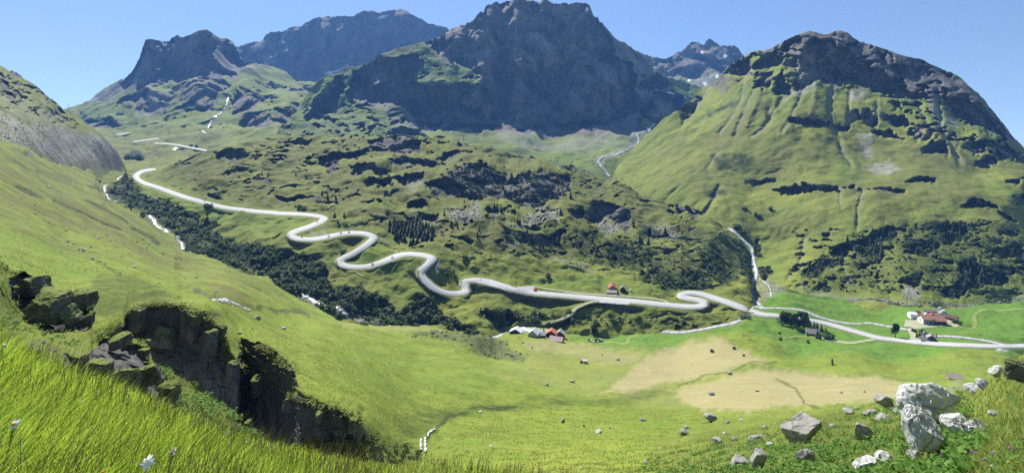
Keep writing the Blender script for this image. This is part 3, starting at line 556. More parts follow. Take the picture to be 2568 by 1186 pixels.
S_H = Sheet('hill', 215, 1893,
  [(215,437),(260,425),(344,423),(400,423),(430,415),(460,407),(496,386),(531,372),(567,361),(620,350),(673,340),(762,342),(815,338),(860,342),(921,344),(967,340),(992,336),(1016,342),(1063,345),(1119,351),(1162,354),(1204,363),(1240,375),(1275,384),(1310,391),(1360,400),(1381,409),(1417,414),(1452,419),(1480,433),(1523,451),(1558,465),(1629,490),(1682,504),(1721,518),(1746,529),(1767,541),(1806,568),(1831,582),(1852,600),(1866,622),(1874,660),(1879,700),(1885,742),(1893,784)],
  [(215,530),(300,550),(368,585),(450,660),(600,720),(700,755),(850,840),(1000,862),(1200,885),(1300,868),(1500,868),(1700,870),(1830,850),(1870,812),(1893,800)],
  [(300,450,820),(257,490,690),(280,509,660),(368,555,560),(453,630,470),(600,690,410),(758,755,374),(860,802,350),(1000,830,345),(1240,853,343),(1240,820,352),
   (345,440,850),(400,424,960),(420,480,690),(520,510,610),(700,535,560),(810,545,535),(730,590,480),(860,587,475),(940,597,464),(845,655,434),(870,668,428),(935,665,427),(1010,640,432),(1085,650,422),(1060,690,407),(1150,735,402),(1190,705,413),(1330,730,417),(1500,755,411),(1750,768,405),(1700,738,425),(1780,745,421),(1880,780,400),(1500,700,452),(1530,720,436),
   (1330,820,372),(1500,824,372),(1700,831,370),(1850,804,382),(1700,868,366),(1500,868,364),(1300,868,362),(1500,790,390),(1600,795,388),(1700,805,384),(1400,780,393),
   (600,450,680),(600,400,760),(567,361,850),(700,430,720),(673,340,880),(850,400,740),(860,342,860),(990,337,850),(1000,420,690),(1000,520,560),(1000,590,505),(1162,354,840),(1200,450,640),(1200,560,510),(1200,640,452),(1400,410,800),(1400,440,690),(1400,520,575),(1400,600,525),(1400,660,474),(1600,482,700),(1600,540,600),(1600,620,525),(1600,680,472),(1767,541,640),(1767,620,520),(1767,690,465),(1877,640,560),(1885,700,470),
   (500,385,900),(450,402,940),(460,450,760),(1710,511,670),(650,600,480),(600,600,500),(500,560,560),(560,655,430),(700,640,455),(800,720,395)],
  M_slope, zones={'cliff': H_CL + [{'p': H_THICK, 'b': 6, 'a': .35}, {'p': H_THICK2, 'b': 6, 'a': .6}, {'p': H_DARK[0], 'b': 5, 'a': .9}], 'shrub': [H_THICK, H_THICK2] + H_DARK + H_SH + [{'p': H_CL[0], 'a': .8, 'b': 8}, {'p': H_CL[1], 'a': .4}, {'p': KR((0,600),(400,680),(600,850),(1100,900),(1500,1050),(1800,1130),(2100,1100),(2541,1060),(2541,1186),(0,1186)), 'a': .2, 'b': 14}, {'p': KH((0,400),(500,350),(1200,400),(1700,470),(2200,500),(2372,520),(2372,800),(1500,850),(600,780),(0,700)), 'a': .25, 'b': 10}, {'p': [(1500,770),(1700,778),(1850,790),(1840,810),(1700,825),(1500,815)], 'a': .3, 'b': 8}, {'p': K5((1100,560),(1700,560),(2428,700),(2428,900),(1900,800),(1400,700)), 'a': .5, 'b': 16}, {'p': K6((0,450),(250,600),(430,700),(450,900),(0,950)), 'a': .5, 'b': 16}],  # shrub tone on the two cliff outlines paints in their shade
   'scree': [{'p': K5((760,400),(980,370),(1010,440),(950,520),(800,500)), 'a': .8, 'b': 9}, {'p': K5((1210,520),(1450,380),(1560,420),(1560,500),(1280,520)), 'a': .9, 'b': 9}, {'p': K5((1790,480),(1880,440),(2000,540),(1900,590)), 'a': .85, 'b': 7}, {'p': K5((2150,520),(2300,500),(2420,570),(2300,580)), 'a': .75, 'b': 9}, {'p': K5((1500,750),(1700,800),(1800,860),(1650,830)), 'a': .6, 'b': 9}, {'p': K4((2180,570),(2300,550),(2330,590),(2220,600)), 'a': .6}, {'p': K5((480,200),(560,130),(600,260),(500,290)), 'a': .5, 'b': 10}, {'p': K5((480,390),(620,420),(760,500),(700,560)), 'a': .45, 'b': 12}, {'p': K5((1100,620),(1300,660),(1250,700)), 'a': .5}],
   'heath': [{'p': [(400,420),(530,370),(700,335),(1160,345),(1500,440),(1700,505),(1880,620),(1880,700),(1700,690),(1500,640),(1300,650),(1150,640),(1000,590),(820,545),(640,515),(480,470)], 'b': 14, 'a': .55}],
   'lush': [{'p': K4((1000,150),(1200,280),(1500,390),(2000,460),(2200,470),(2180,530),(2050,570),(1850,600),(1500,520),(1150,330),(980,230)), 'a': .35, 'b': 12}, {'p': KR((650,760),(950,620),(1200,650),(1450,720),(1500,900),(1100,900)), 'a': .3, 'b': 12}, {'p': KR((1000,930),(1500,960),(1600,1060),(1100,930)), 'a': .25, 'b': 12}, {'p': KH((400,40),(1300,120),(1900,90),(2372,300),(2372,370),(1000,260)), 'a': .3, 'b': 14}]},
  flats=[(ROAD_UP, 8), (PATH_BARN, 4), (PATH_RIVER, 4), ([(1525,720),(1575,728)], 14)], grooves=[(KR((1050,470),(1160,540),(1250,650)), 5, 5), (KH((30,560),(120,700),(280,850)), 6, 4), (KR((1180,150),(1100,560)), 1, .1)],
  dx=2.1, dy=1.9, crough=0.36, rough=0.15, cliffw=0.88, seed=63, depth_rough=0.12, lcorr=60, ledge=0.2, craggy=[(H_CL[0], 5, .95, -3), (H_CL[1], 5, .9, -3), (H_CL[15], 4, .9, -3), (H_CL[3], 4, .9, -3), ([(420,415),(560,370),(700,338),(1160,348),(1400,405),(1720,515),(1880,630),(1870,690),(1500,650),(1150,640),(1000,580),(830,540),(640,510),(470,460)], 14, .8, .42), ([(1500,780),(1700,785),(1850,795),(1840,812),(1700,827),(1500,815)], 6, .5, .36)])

# ------------------------------------------------------------------ our own side: meadows, hay fields and the valley floor
def g_extra(s, PX, PY, X, Y, Zz, Z):
    lush = smooth(-132, -137.5, Zz) * smooth(1380, 1500, PX) * (1 - Z['hay'])
    Z['lush'] = np.maximum(Z['lush'], lush)
    Z['shrub'] *= 1 - 0.8 * lush
G_HAY = [[(1500,990),(1560,940),(1620,890),(1720,858),(1800,850),(1860,870),(1940,905),(1850,925),(1760,950),(1660,970),(1580,985)],
  [(1700,970),(1800,945),(1900,920),(1960,930),(2100,935),(2200,940),(2290,965),(2300,985),(2250,1005),(2150,1010),(2050,1020),(1930,1025),(1880,1035),(1760,1030),(1690,1000)],
  {'p': [(1290,862),(1340,848),(1390,845),(1440,858),(1500,868),(1620,880),(1600,915),(1520,920),(1420,890),(1330,880)], 'a': .7, 'b': 9}, {'p': [(1210,935),(1300,940),(1280,955),(1230,945)], 'a': .55}, {'p': [(1240,862),(1400,850),(1660,880),(1640,960),(1480,1000),(1330,960),(1220,930)], 'a': .42, 'b': 26}, {'p': [(1480,980),(1700,940),(2000,935),(2290,970),(2300,1000),(1900,1045),(1600,1020)], 'a': .45, 'b': 22}, {'p': [(1330,930),(1500,920),(1600,960),(1480,990),(1380,960)], 'a': .4, 'b': 14}, {'p': [(850,808),(1000,818),(1120,826),(1160,835),(1000,835),(860,822)], 'a': .55, 'b': 5}, {'p': [(1470,812),(1520,835),(1440,845)], 'a': .4}]
G_BAND = [(312,800),(330,772),(400,762),(450,772),(520,797),(560,850),(572,900),(640,942),(720,982),(800,1018),(870,1045),(902,1062),(900,1100),(850,1100),(800,1100),(760,1115),(700,1120),(640,1100),(600,1060),(560,1020),(500,970),(440,940),(380,910),(330,870)]
G_BAND2 = K7((1760,190),(1850,220),(1950,250),(2050,320),(2140,420),(2170,490),(2080,450),(1960,390),(1880,340),(1780,250))
G_BUSH = K8((500,175),(700,150),(880,160),(1050,190),(1200,250),(1340,320),(1400,330),(1350,380),(1250,350),(1130,340),(1020,340),(900,280),(780,240),(560,200))
S_G = Sheet('meadow_ground', -320, 2800,
  [(-320,262),(0,354),(21,358),(46,367),(74,375),(99,390),(142,407),(170,416),(230,430),(255,468),(270,497),(300,515),(340,535),(368,552),(407,577),(436,596),(455,628),(507,639),(549,660),(602,681),(673,695),(691,716),(744,745),(780,768),(815,785),(850,804),(908,812),(970,816),(1038,821),(1096,818),(1124,824),(1168,836),(1209,845),(1228,853),(1240,846),(1270,828),(1330,815),(1420,817),(1500,822),(1560,814),(1640,821),(1700,828),(1760,824),(1800,814),(1850,800),(1872,780),(1890,768),(1960,735),(2060,745),(2150,760),(2280,770),(2400,775),(2568,755),(2800,742)],
  [(-320,1050),(0,980),(300,980),(560,1100),(700,1210),(1000,1240),(1300,1270),(2000,1280),(2800,1280)],
  [(-320,262,250),(-320,600,90),(-320,900,50),(0,354,380),(0,450,210),(0,550,130),(0,650,85),(0,750,62),(0,900,48),(200,424,640),(200,500,330),(200,600,170),(200,700,97),(200,800,66),(200,900,54),(100,390,500),(300,515,480),(300,600,220),(340,700,110),
   (450,612,450),(450,650,290),(450,700,165),(450,750,92),(420,750,78),(420,768,61.5),(450,782,61),(330,778,60.8),(330,758,74),(450,945,60),(330,880,60),(560,850,58),(600,1070,51),(600,920,52),(600,880,60),(600,800,84),(600,740,132),(600,705,215),(602,681,330),(520,640,400),(520,800,72),
   (800,1095,46),(800,1018,46.6),(800,950,60),(800,880,92),(800,820,170),(800,795,255),(815,785,310),(720,980,48),(720,745,300),(700,1120,48),(700,972,50),(900,1062,47),(900,1105,46.5),(520,797,59),(500,970,58),
   (1000,1160,48),(1000,1080,62),(1000,1000,90),(1000,920,140),(1000,860,220),(1000,818,310),(1070,1125,58),(1200,1170,42),(1200,1080,75),(1200,1000,120),(1200,930,185),(1200,880,260),(1209,845,325),(1240,850,344),(1300,830,355),
   (1400,1180,36),(1400,1080,85),(1400,1000,150),(1400,930,230),(1400,880,300),(1400,850,348),(1380,830,366),(1700,1186,30),(1700,1100,75),(1700,1040,130),(1700,960,235),(1700,900,310),(1700,860,348),(1700,830,369),(1870,785,396),
   (2000,1100,72),(2000,1045,125),(2000,960,225),(2000,900,308),(2000,850,357),(2000,800,392),(2000,742,442),(2300,1100,75),(2250,985,190),(2250,955,240),(2300,900,322),(2300,860,351),(2300,800,392),(2300,771,415),
   (2568,1000,180),(2568,940,265),(2568,900,325),(2568,868,346),(2568,800,392),(2568,756,430),(2800,868,345),(2800,743,440),(2800,1000,180),(2800,1270,60),(1300,1270,28),(2000,1280,24),(700,1210,40)],
  M_mid, zones={'cliff': [{'p': G_BAND2, 'b': 3, 'w': .5}, {'p': G_BUSH, 'a': .55, 'b': 5}, {'p': KB((0,0),(130,0),(380,60),(300,110),(130,110),(0,150)), 'a': .3}, {'p': K4((1230,945),(1500,1010),(1650,1030),(1560,1040),(1300,980)), 'a': .6, 'b': 3}, {'p': K4((1780,1110),(2150,1110),(2200,1160),(1900,1140)), 'a': .5, 'b': 3}, {'p': K1((90,1060),(200,1070),(280,1130),(200,1120)), 'a': .7}],
   'rock': [{'p': G_BAND, 'b': 4, 'a': .9, 'w': .4}, {'p': G_BAND2, 'b': 3, 'a': .9}],
   'hay': [{'p': q, 'b': 13, 'a': .95} if not isinstance(q, dict) else q for q in G_HAY], 'shrub': [{'p': G_BUSH, 'b': 7, 'a': .5}, {'p': [(600,1080),(700,1100),(900,1080),(1000,1100),(1060,1130),(1050,1160),(900,1170),(600,1150)], 'a': .7, 'b': 10}, {'p': [(230,700),(330,690),(450,750),(330,790),(230,790)], 'a': .6, 'b': 14}, {'p': K8((400,760),(800,700),(1100,690),(1500,640),(2000,640),(2300,570),(2400,600),(2100,680),(1600,700),(1200,720),(800,790),(680,880),(480,980)), 'a': .5, 'b': 12}, {'p': K4((1230,945),(1500,1010),(1800,1090),(2150,1120),(2200,1160),(1900,1130),(1500,1030)), 'a': .7, 'b': 5}, {'p': K4((620,240),(700,240),(720,290),(650,265)), 'a': .8, 'b': 5}],
   'lush': [{'p': K8((0,250),(900,330),(1300,450),(1000,600),(400,640),(0,560)), 'a': .25, 'b': 30}, {'p': K4((0,580),(700,760),(900,900),(400,900),(0,760)), 'a': .35, 'b': 25}, {'p': K4((1050,680),(1200,690),(1150,720)), 'a': .7, 'b': 4}],
   'scree': [{'p': KF((480,420),(620,430),(820,540),(1400,560),(1600,560),(1400,600),(900,640),(560,640)), 'a': 1.0, 'b': 2, 'w': .1}, {'p': KF((700,230),(1200,170),(1300,290),(1500,480),(1350,540),(1150,290),(760,300)), 'a': .9, 'b': 2, 'w': .1}, {'p': K9((2280,495),(2400,500),(2420,525),(2320,530)), 'a': .9, 'b': 3}, {'p': KB((1990,530),(2120,530),(2100,590),(1960,570)), 'a': .5, 'b': 4}],
   'heath': [{'p': [(-100,330),(0,360),(230,430),(430,600),(700,740),(600,760),(300,640),(0,560),(-100,500)], 'a': .8, 'b': 30}]},
  flats=[(ROAD_LOW, 7), (PATH_SIDE, 4), (PATH_DRIVE, 5), (RIVER_FLOOR, 5), (RIVER_FLOOR2, 5), (RIVER_LOW, 6), ([(2290,800),(2390,800)], 24), ([(2300,850),(2350,852)], 14), ([(1340,832),(1410,835)], 16), ([(2020,830),(2050,834)], 12)],
  grooves=[(K8((640,1000),(660,900),(800,790),(1000,720),(1500,660),(2000,640),(2400,560)), 7, .0)],
  bumps=[(1790,850,60,14,2.5), (1210,868,70,16,4.5), (1110,850,60,10,2.5), (2110,815,120,30,0.0)],
  dx=2.2, dy=1.9, crough=0.13, rough=0.085, cliffw=0.86, seed=73, walls=[([(308,812),(322,780),(340,768),(400,762),(450,772),(520,797),(560,850),(575,900),(640,942),(720,982),(800,1018),(870,1045),(904,1062)], [(308,60.6),(450,60.2),(560,57.5),(640,53),(720,49.6),(800,46.8),(904,46.6)], 1.6), ([(600,858),(650,872),(690,892),(720,925),(746,952)], [(600,66),(650,63),(690,61),(746,56)], 1.2)], lines=[('shrub', K4((0,190),(60,230),(160,275),(300,330)), 3.5, 1), ('shrub', K4((380,345),(560,430),(700,490),(850,555)), 4, 1), ('shrub', K4((600,350),(760,420),(900,500)), 3.5, .8), ('shrub', K4((930,540),(1030,590),(1120,650)), 4, 1), ('shrub', K4((0,60),(200,120),(500,200)), 4, .4), ('heath', K4((0,480),(150,560),(400,650),(700,760)), 8, .7), ('shrub', K4((680,780),(760,820),(850,880)), 3, .6), ('shrub', K4((300,480),(380,520)), 4, .6), ('shrub', K8((640,960),(660,900),(800,780),(1000,720),(1300,690)), 6, .9), ('shrub', KB((0,550),(180,470),(420,430),(560,370),(720,372)), 2, .55), ('shrub', KB((720,500),(860,560),(930,680),(1060,720)), 3, .6), ('shrub', K6((710,978),(850,1006),(1030,1041),(1240,1054),(1400,1061),(1550,1096),(1680,1110)), 2.5, 1.0), ('heath', K9((880,450),(860,510),(800,525),(580,550)), 1.5, .9)], back=(0.004, 0.012, 0.028, 0.05), backdrop=0.75, extra=g_extra, lcorr=90, crest_rough=0.5)

# ------------------------------------------------------------------ the crags and slopes close by
S_CL = [[(22,700),(60,690),(110,705),(125,722),(180,727),(198,745),(228,788),(232,830),(180,832),(100,825),(60,790),(30,750)],
  K7((460,300),(600,380),(760,190),(860,180),(900,230),(1100,270),(1110,310),(1060,360),(1140,400),(1140,480),(1240,530),(1300,580),(1305,700),(1230,740),(1100,650),(900,600),(700,540),(500,430))]
S_S = Sheet('crag_ground', -160, 780,
  [(-160,600),(0,655),(30,684),(60,682),(110,700),(125,716),(180,724),(197,745),(228,785),(234,828),(260,840),(330,846),(372,864),(380,888),(392,912),(440,935),(520,985),(580,1035),(600,1065),(620,1085),(660,1105),(720,1125),(780,1150)],
  [(-160,1200),(0,1200),(300,1230),(780,1290)],
  [(0,655,44),(-160,600,42),(0,720,41),(0,850,34),(60,690,45),(100,705,45),(100,790,43),(200,745,45),(200,830,42),(260,842,39),(372,866,38),(440,936,37),(440,1015,34),(330,960,33),(250,900,34),(300,1030,28),(520,985,38),(600,1064,37),(660,1105,35),(720,1125,33),(500,1060,30),(780,1150,31),(0,950,25),(300,1130,21),(600,1180,22),(0,1200,14),(780,1290,16),(100,860,33)],
  M_near, zones={'cliff': [{'p': q, 'b': 3, 'w': .4} for q in S_CL], 'rock': [{'p': q, 'b': 3, 'a': 1.0, 'w': .6} for q in S_CL],
     'shrub': [{'p': [(230,700),(330,700),(330,850),(240,850)], 'a': .3}, {'p': [(0,720),(60,800),(60,860),(0,870)], 'a': .5, 'b': 8}], 'heath': [{'p': [(120,860),(420,930),(450,1030),(200,960)], 'a': .4, 'b': 10}]},
  dx=2.2, dy=2.2, crough=0.17, rough=0.11, cliffw=0.9, seed=83, lcorr=40, back=(0.01, 0.03, 0.07, 0.14), backdrop=1.0, crest_rough=1.5)

R_TOP = [(1500,1205),(1600,1128),(1700,1082),(1800,1053),(1900,1042),(2000,1036),(2100,1022),(2200,1008),(2290,1000),(2380,985),(2440,978),(2480,962),(2500,938),(2530,912),(2568,888),(2650,845),(2860,780)]
S_R = Sheet('slope_ground', 1500, 2860, R_TOP, [(1500,1420),(2860,1420)],
  [(1500,1205,32),(1600,1128,58),(1700,1082,80),(1800,1053,95),(1800,1120,40),(1900,1042,90),(1900,1100,42),(2000,1036,75),(2100,1022,65),(2200,1008,55),(2000,1100,28),(1700,1186,27),(1900,1186,19),(2100,1186,15),(2290,1000,40),(2200,1100,21),(2330,1100,16),(2440,978,27),(2440,1080,13),(2400,1186,8.5),(2500,938,20),(2568,888,16),(2568,1000,10),(2568,1100,6.5),(2568,1186,4.7),(2860,780,11),(2860,1186,3.4),(1500,1420,13),(2000,1420,8),(2568,1420,2.6),(2860,1420,2.0)],
  M_near, zones={'shrub': [{'p': KB((700,880),(1000,760),(1500,760),(1700,850),(1730,1000),(1500,1100),(1100,1100),(800,1000)), 'a': .35, 'b': 30}, {'p': KB((200,900),(600,860),(760,950),(600,1080),(200,1060)), 'a': .25, 'b': 30}]},
  dx=2.5, dy=2.2, rough=0.10, seed=93, crough=.3, back=(0.01, 0.03, 0.06), backdrop=0.9, crest_rough=1.0)

N_TOP = [(-160,850),(0,898),(60,916),(150,944),(250,966),(330,988),(400,1016),(450,1042),(520,1070),(600,1100),(680,1118),(760,1136),(850,1149),(920,1163),(1000,1171),(1100,1165),(1200,1172),(1300,1182),(1400,1194),(1560,1230)]
S_N = Sheet('near_meadow', -160, 1560, N_TOP, [(-160,1500),(1560,1500)],
  [(-160,820,3.6),(0,872,4.2),(150,922,5.2),(330,966,6.6),(450,1028,7.4),(600,1090,8.6),(760,1130,10.5),(920,1163,12.5),(1100,1165,14),(1300,1182,13),(1560,1230,11),(-160,1186,1.7),(0,1186,1.9),(300,1186,2.5),(600,1186,3.9),(900,1186,7.5),(1200,1200,9.5),(-160,1500,1.0),(300,1500,1.25),(900,1500,2.6),(1560,1500,3.2),(0,1020,2.8),(300,1080,3.8)],
  M_near, zones={'heath': [{'p': [(800,1150),(1100,1160),(1560,1220),(1560,1300),(900,1200)], 'a': .6, 'b': 20}]},
  dx=3, dy=3, rough=0.05, seed=103, back=(0.02, 0.06, 0.13, 0.25), backdrop=0.9, crest_rough=1.2)
# ------------------------------------------------------------------ roads, paths and water laid on the ground
def resample(pts, step):
    P = np.array(pts, float)
    # Catmull-Rom through the points
    out = []
    n = len(P)
    for i in range(n - 1):
        p0 = P[max(i - 1, 0)]; p1 = P[i]; p2 = P[i + 1]; p3 = P[min(i + 2, n - 1)]
        k = max(2, int(np.hypot(*(p2 - p1)) / step))
        for t in np.arange(k) / k:
            out.append(0.5 * ((2 * p1) + (-p0 + p2) * t + (2 * p0 - 5 * p1 + 4 * p2 - p3) * t * t + (-p0 + 3 * p1 - 3 * p2 + p3) * t ** 3))
    out.append(P[-1])
    return np.array(out)

def ribbon_geo(sheet, pts, width_m, lift, k=0.48, step=2.0, across=4, off=0.0, wob=0.0, wfun=None, gaps=None, skirt=0.0):
    """strip following the ground along a line given in image pixels; width in metres"""
    P = resample(pts, step)
    T = np.gradient(P, axis=0)
    g = np.stack([T[:, 0], T[:, 1] / k], -1); g /= np.linalg.norm(g, axis=1)[:, None] + 1e-9
    nrm = np.stack([-g[:, 1], g[:, 0] * k], -1)
    C0 = sheet.at(P[:, 0], P[:, 1])
    hw = 0.5 * width_m * FOC / C0[:, 1]
    if wfun: hw = hw * wfun(P[:, 0])
    if wob:
        s_ = np.cumsum(np.hypot(T[:, 0], T[:, 1]))
        hw = hw * (1 + wob * perlin(s_ / 9.0, s_ * 0 + 2.2, s_ * 0) + wob * 0.7 * perlin(s_ / 3.5, s_ * 0 + 7.2, s_ * 0))
    rows = []
    for a in np.linspace(-1, 1, across):
        q = P + nrm * (hw * (a + off))[:, None]
        r = sheet.at(q[:, 0], q[:, 1]); r[:, 2] += lift + 0.0
        rows.append(r)
    if skirt:
        for e in (0, -1):
            r = rows[e].copy(); r[:, 2] -= skirt
            rows.insert(0 if e == 0 else len(rows), r)
    V = np.stack(rows, 1)
    n, m = V.shape[:2]
    idx = np.arange(n * m).reshape(n, m)
    F = np.stack([idx[:-1, :-1], idx[:-1, 1:], idx[1:, 1:], idx[1:, :-1]], -1)
    if gaps is not None: F = F[gaps(np.arange(n - 1))]
    return V.reshape(-1, 3), F.reshape(-1, 4)

def strips(name, mat, items):
    Vs, Fs, o = [], [], 0
    for it in items:
        v, f = ribbon_geo(*it[0], **it[1]); Vs.append(v); Fs.append(f + o); o += len(v)
    return structure(mesh_obj(name, np.concatenate(Vs), np.concatenate(Fs), mat, smooth_=True))

M_road = simple_mat('asphalt', (0.40, 0.405, 0.41), 0.8, 0.12, 0.07, (0.345, 0.35, 0.355))
M_mark = simple_mat('road_paint', (0.78, 0.78, 0.76), 0.6, 0.1, 1.0)
M_track = simple_mat('gravel_track', (0.33, 0.33, 0.24), 0.95, 0.3, 0.3, (0.24, 0.26, 0.14))
M_yard = simple_mat('yard_gravel', (0.36, 0.345, 0.32), 0.95, 0.2, 0.2)
M_grassy = simple_mat('grassy_track', (0.20, 0.24, 0.06), 0.95, 0.3, 0.2, (0.15, 0.20, 0.05))
def water_mat(name):
    m = NT(name); p = m.pos()
    f = m.noise(p, 0.45, 5.0, 0.7); f2 = m.noise(p, 1.7, 3.0, 0.6)
    c = m.mix(m.ramp(m.math('ADD', f, m.math('MULTIPLY', f2, 0.4)), 0.50, 0.76), (0.16, 0.14, 0.135), (0.58, 0.62, 0.64))
    m.l(c, m.b.inputs['Base Color']); m.b.inputs['Roughness'].default_value = 0.35
    m.b.inputs['Specular IOR Level'].default_value = 0.5
    return m.m
M_water = water_mat('white_water')
M_bank = simple_mat('river_stones', (0.24, 0.235, 0.20), 0.95, 0.5, 0.35, (0.075, 0.085, 0.04), bump=0.4)
M_verge = simple_mat('road_verge', (0.25, 0.25, 0.17), 0.95, 0.35, 0.15, (0.15, 0.18, 0.06))

class Join:
    def at(s, px, py):
        w_ = smooth(1864, 1890, px)[:, None]
        return S_H.at(px, py) * (1 - w_) + S_G.at(px, py) * w_
WF = lambda x: np.interp(x, [380, 800, 1860, 1960], [1.25, 1.0, 1.0, .72])
ROAD_ALL = ROAD_UP + ROAD_LOW[1:]
S_J = Join()
strips('road_verge', M_verge, [((S_J, ROAD_ALL, 8.8, 0.16), dict(wfun=WF, step=2, wob=.12, across=6))])
strips('road', M_road, [((S_J, ROAD_ALL, 6.1, 0.30), dict(wfun=WF, step=1.6, skirt=0.35)),
   ((S_H, KH((575,258),(640,262),(740,262),(830,262)), 7.5, 0.34), dict(step=1.6)), ((S_H, KH((1800,452),(1950,462),(2100,474),(2250,478)), 4.0, 0.32), dict(step=1.6))])
strips('road', M_road, [((S_A, r, 11.0, 0.8), dict(k=0.25, step=2)) for r in ROAD_FAR])
strips('road_marking', M_mark, [((S_J, ROAD_ALL, 0.20, 0.42), dict(step=1.6, across=2, gaps=lambda i: (i % 6) < 3)),
   ((S_J, ROAD_ALL, 0.3, 0.40), dict(step=1.6, across=2, off=19.5, wfun=WF)), ((S_J, ROAD_ALL, 0.3, 0.40), dict(step=1.6, across=2, off=-19.5, wfun=WF))])
strips('path', M_track, [((S_H, PATH_BARN, 2.2, 0.30), dict(step=2)), ((S_H, PATH_RIVER, 2.6, 0.30), dict(step=2))])
strips('path', M_track, [((S_G, PATH_SIDE, 2.6, 0.15), dict(step=2)), ((S_G, PATH_DRIVE, 4.2, 0.15), dict(step=2)), ((S_G, PATH_YARD, 13.0, 0.13), dict(step=2)), ((S_G, PATH_LANE, 8.0, 0.13), dict(step=2))])
strips('path', M_grassy, [((S_G, PATH_TRACK, 3.2, 0.12), dict(step=2, k=.3)), ((S_G, K9((0,372),(150,378),(300,385),(450,393),(620,405)), 1.6, 0.15), dict(step=2)), ((S_G, KH((1780,1050),(1830,980),(1900,930),(2050,915),(2372,935)), 2.2, 0.15), dict(step=2, k=.4)), ((S_G, KH((2210,1070),(2230,1020),(2290,990),(2372,970)), 2.2, 0.15), dict(step=2, k=.4)), ((S_G, KH((1700,1020),(1950,1045),(2200,1080),(2260,1060)), 2.0, 0.15), dict(step=2, k=.4))])
strips('path', M_grassy, [((S_H, PATH_HILL, 2.4, 0.4), dict(step=2, k=.6)), ((S_H, KR((560,835),(700,860),(820,900),(900,930)), 1.8, 0.4), dict(step=2)), ((S_H, KR((520,150),(600,90)), 2.2, 0.5), dict(step=2))])
# water and its stony banks
strips('river_bank', M_bank, [((S_G, RIVER_FLOOR, 4.4, 0.10), dict(wob=.5, k=.35)), ((S_G, RIVER_FLOOR2, 5.0, 0.10), dict(wob=.5, k=.35)), ((S_G, RIVER_LOW, 7.0, 0.10), dict(wob=.4, k=.35)), ((S_E, STREAM_R, 4.6, 0.25), dict(wob=.6, k=.7)), ((S_C, STREAM_FAN, 12, 0.6), dict(wob=.6, k=.45))]
  + [((S_H, s_, 6.0, 0.3), dict(wob=.6, k=.6)) for s_ in STREAM_GORGE] + [((S_G, BROOK_G, 1.1, 0.12), dict(wob=.6, k=.4))])
strips('river', M_water, [((S_G, RIVER_FLOOR, 1.9, 0.22), dict(wob=.6, k=.35)), ((S_G, RIVER_FLOOR2, 1.9, 0.22), dict(wob=.7, k=.35)), ((S_G, RIVER_LOW[:8], 5.2, 0.22), dict(wob=.3, k=.5)), ((S_G, RIVER_LOW[7:], 2.0, 0.22), dict(wob=.7, k=.35)), ((S_G, KH((1990,825),(2050,870),(2130,900),(2250,912),(2372,905)), 1.5, 0.24), dict(wob=.5, k=.35))])
strips('stream', M_water, [((S_E, STREAM_R, 2.6, 0.45), dict(wob=.9, k=.7)), ((S_E, STREAM_R2, 2.2, 0.45), dict(wob=.6, k=.7)), ((S_E, K6((575,900),(640,960),(660,1020),(665,1070)), 1.0, 0.4), dict(wob=.8, k=.7))])
strips('stream', M_water, [((S_C, STREAM_FAN, 3.6, 0.9), dict(wob=1.0, k=.45))])
strips('stream', M_water, [((S_H, s_, 1.9, 0.5), dict(wob=1.1, k=.6)) for s_ in STREAM_GORGE] + [((S_H, CASCADE, 1.6, 0.4), dict(wob=.8, k=1))])
strips('stream', M_water, [((S_G, BROOK_G, .42, 0.2), dict(wob=1.1, k=.4))])
strips('waterfall', M_water, [((S_A, FALL_A, 5.0, 1.2), dict(wob=.8, k=1)), ((S_A, K1((1400,930),(1430,950),(1460,975)), 5, 1.0), dict(wob=.9, k=.5)), ((S_A, K1((1215,1065),(1250,1045)), 6, 1.0), dict(wob=.9, k=.5))])
# ------------------------------------------------------------------ plants
def leaf_mat(name, a, b, trans=0.25, scale=0.4, tint=False):
    m = NT(name)
    if tint:
        at = m.n('ShaderNodeAttribute', attribute_name='tint').outputs['Fac']
        c = m.mix(at, a, b)
    else:
        c = m.mix(m.ramp(m.noise(m.pos(), scale, 3.0, 0.6), 0.35, 0.65), a, b)
    m.l(c, m.b.inputs['Base Color']); m.b.inputs['Roughness'].default_value = 0.7
    m.b.inputs['Specular IOR Level'].default_value = 0.2
    t = m.n('ShaderNodeBsdfTranslucent'); m.l(m.scale(c, 1.15), t.inputs['Color'])
    mx = m.n('ShaderNodeMixShader'); mx.inputs[0].default_value = trans
    m.l(m.b.outputs[0], mx.inputs[1]); m.l(t.outputs[0], mx.inputs[2]); m.l(mx.outputs[0], m.out.inputs['Surface'])
    return m.m
M_spruce = leaf_mat('spruce_needles', (0.030, 0.055, 0.020), (0.052, 0.082, 0.030), 0.15, 0.5)
M_alder = leaf_mat('alder_leaves', (0.135, 0.175, 0.075), (0.060, 0.092, 0.036), 0.36, 0.35)
M_heather = leaf_mat('heather', (0.14, 0.165, 0.045), (0.085, 0.11, 0.032), 0.25, 0.4)
M_decid = leaf_mat('broad_leaves', (0.034, 0.066, 0.016), (0.020, 0.042, 0.012), 0.18, 0.4)
M_trunk = simple_mat('bark', (0.085, 0.065, 0.048), 0.95, 0.5, 3.0)
M_blade = leaf_mat('grass_blades', (0.19, 0.32, 0.028), (0.40, 0.50, 0.065), 0.55, tint=True)
M_tuft = leaf_mat('turf_tufts', (0.18, 0.215, 0.05), (0.28, 0.30, 0.09), 0.4, tint=True)
M_herb = leaf_mat('herb_leaves', (0.085, 0.19, 0.03), (0.15, 0.27, 0.05), 0.4, tint=True)
M_dry = simple_mat('dry_stalk', (0.30, 0.22, 0.12), 0.9, 0.3, 20)

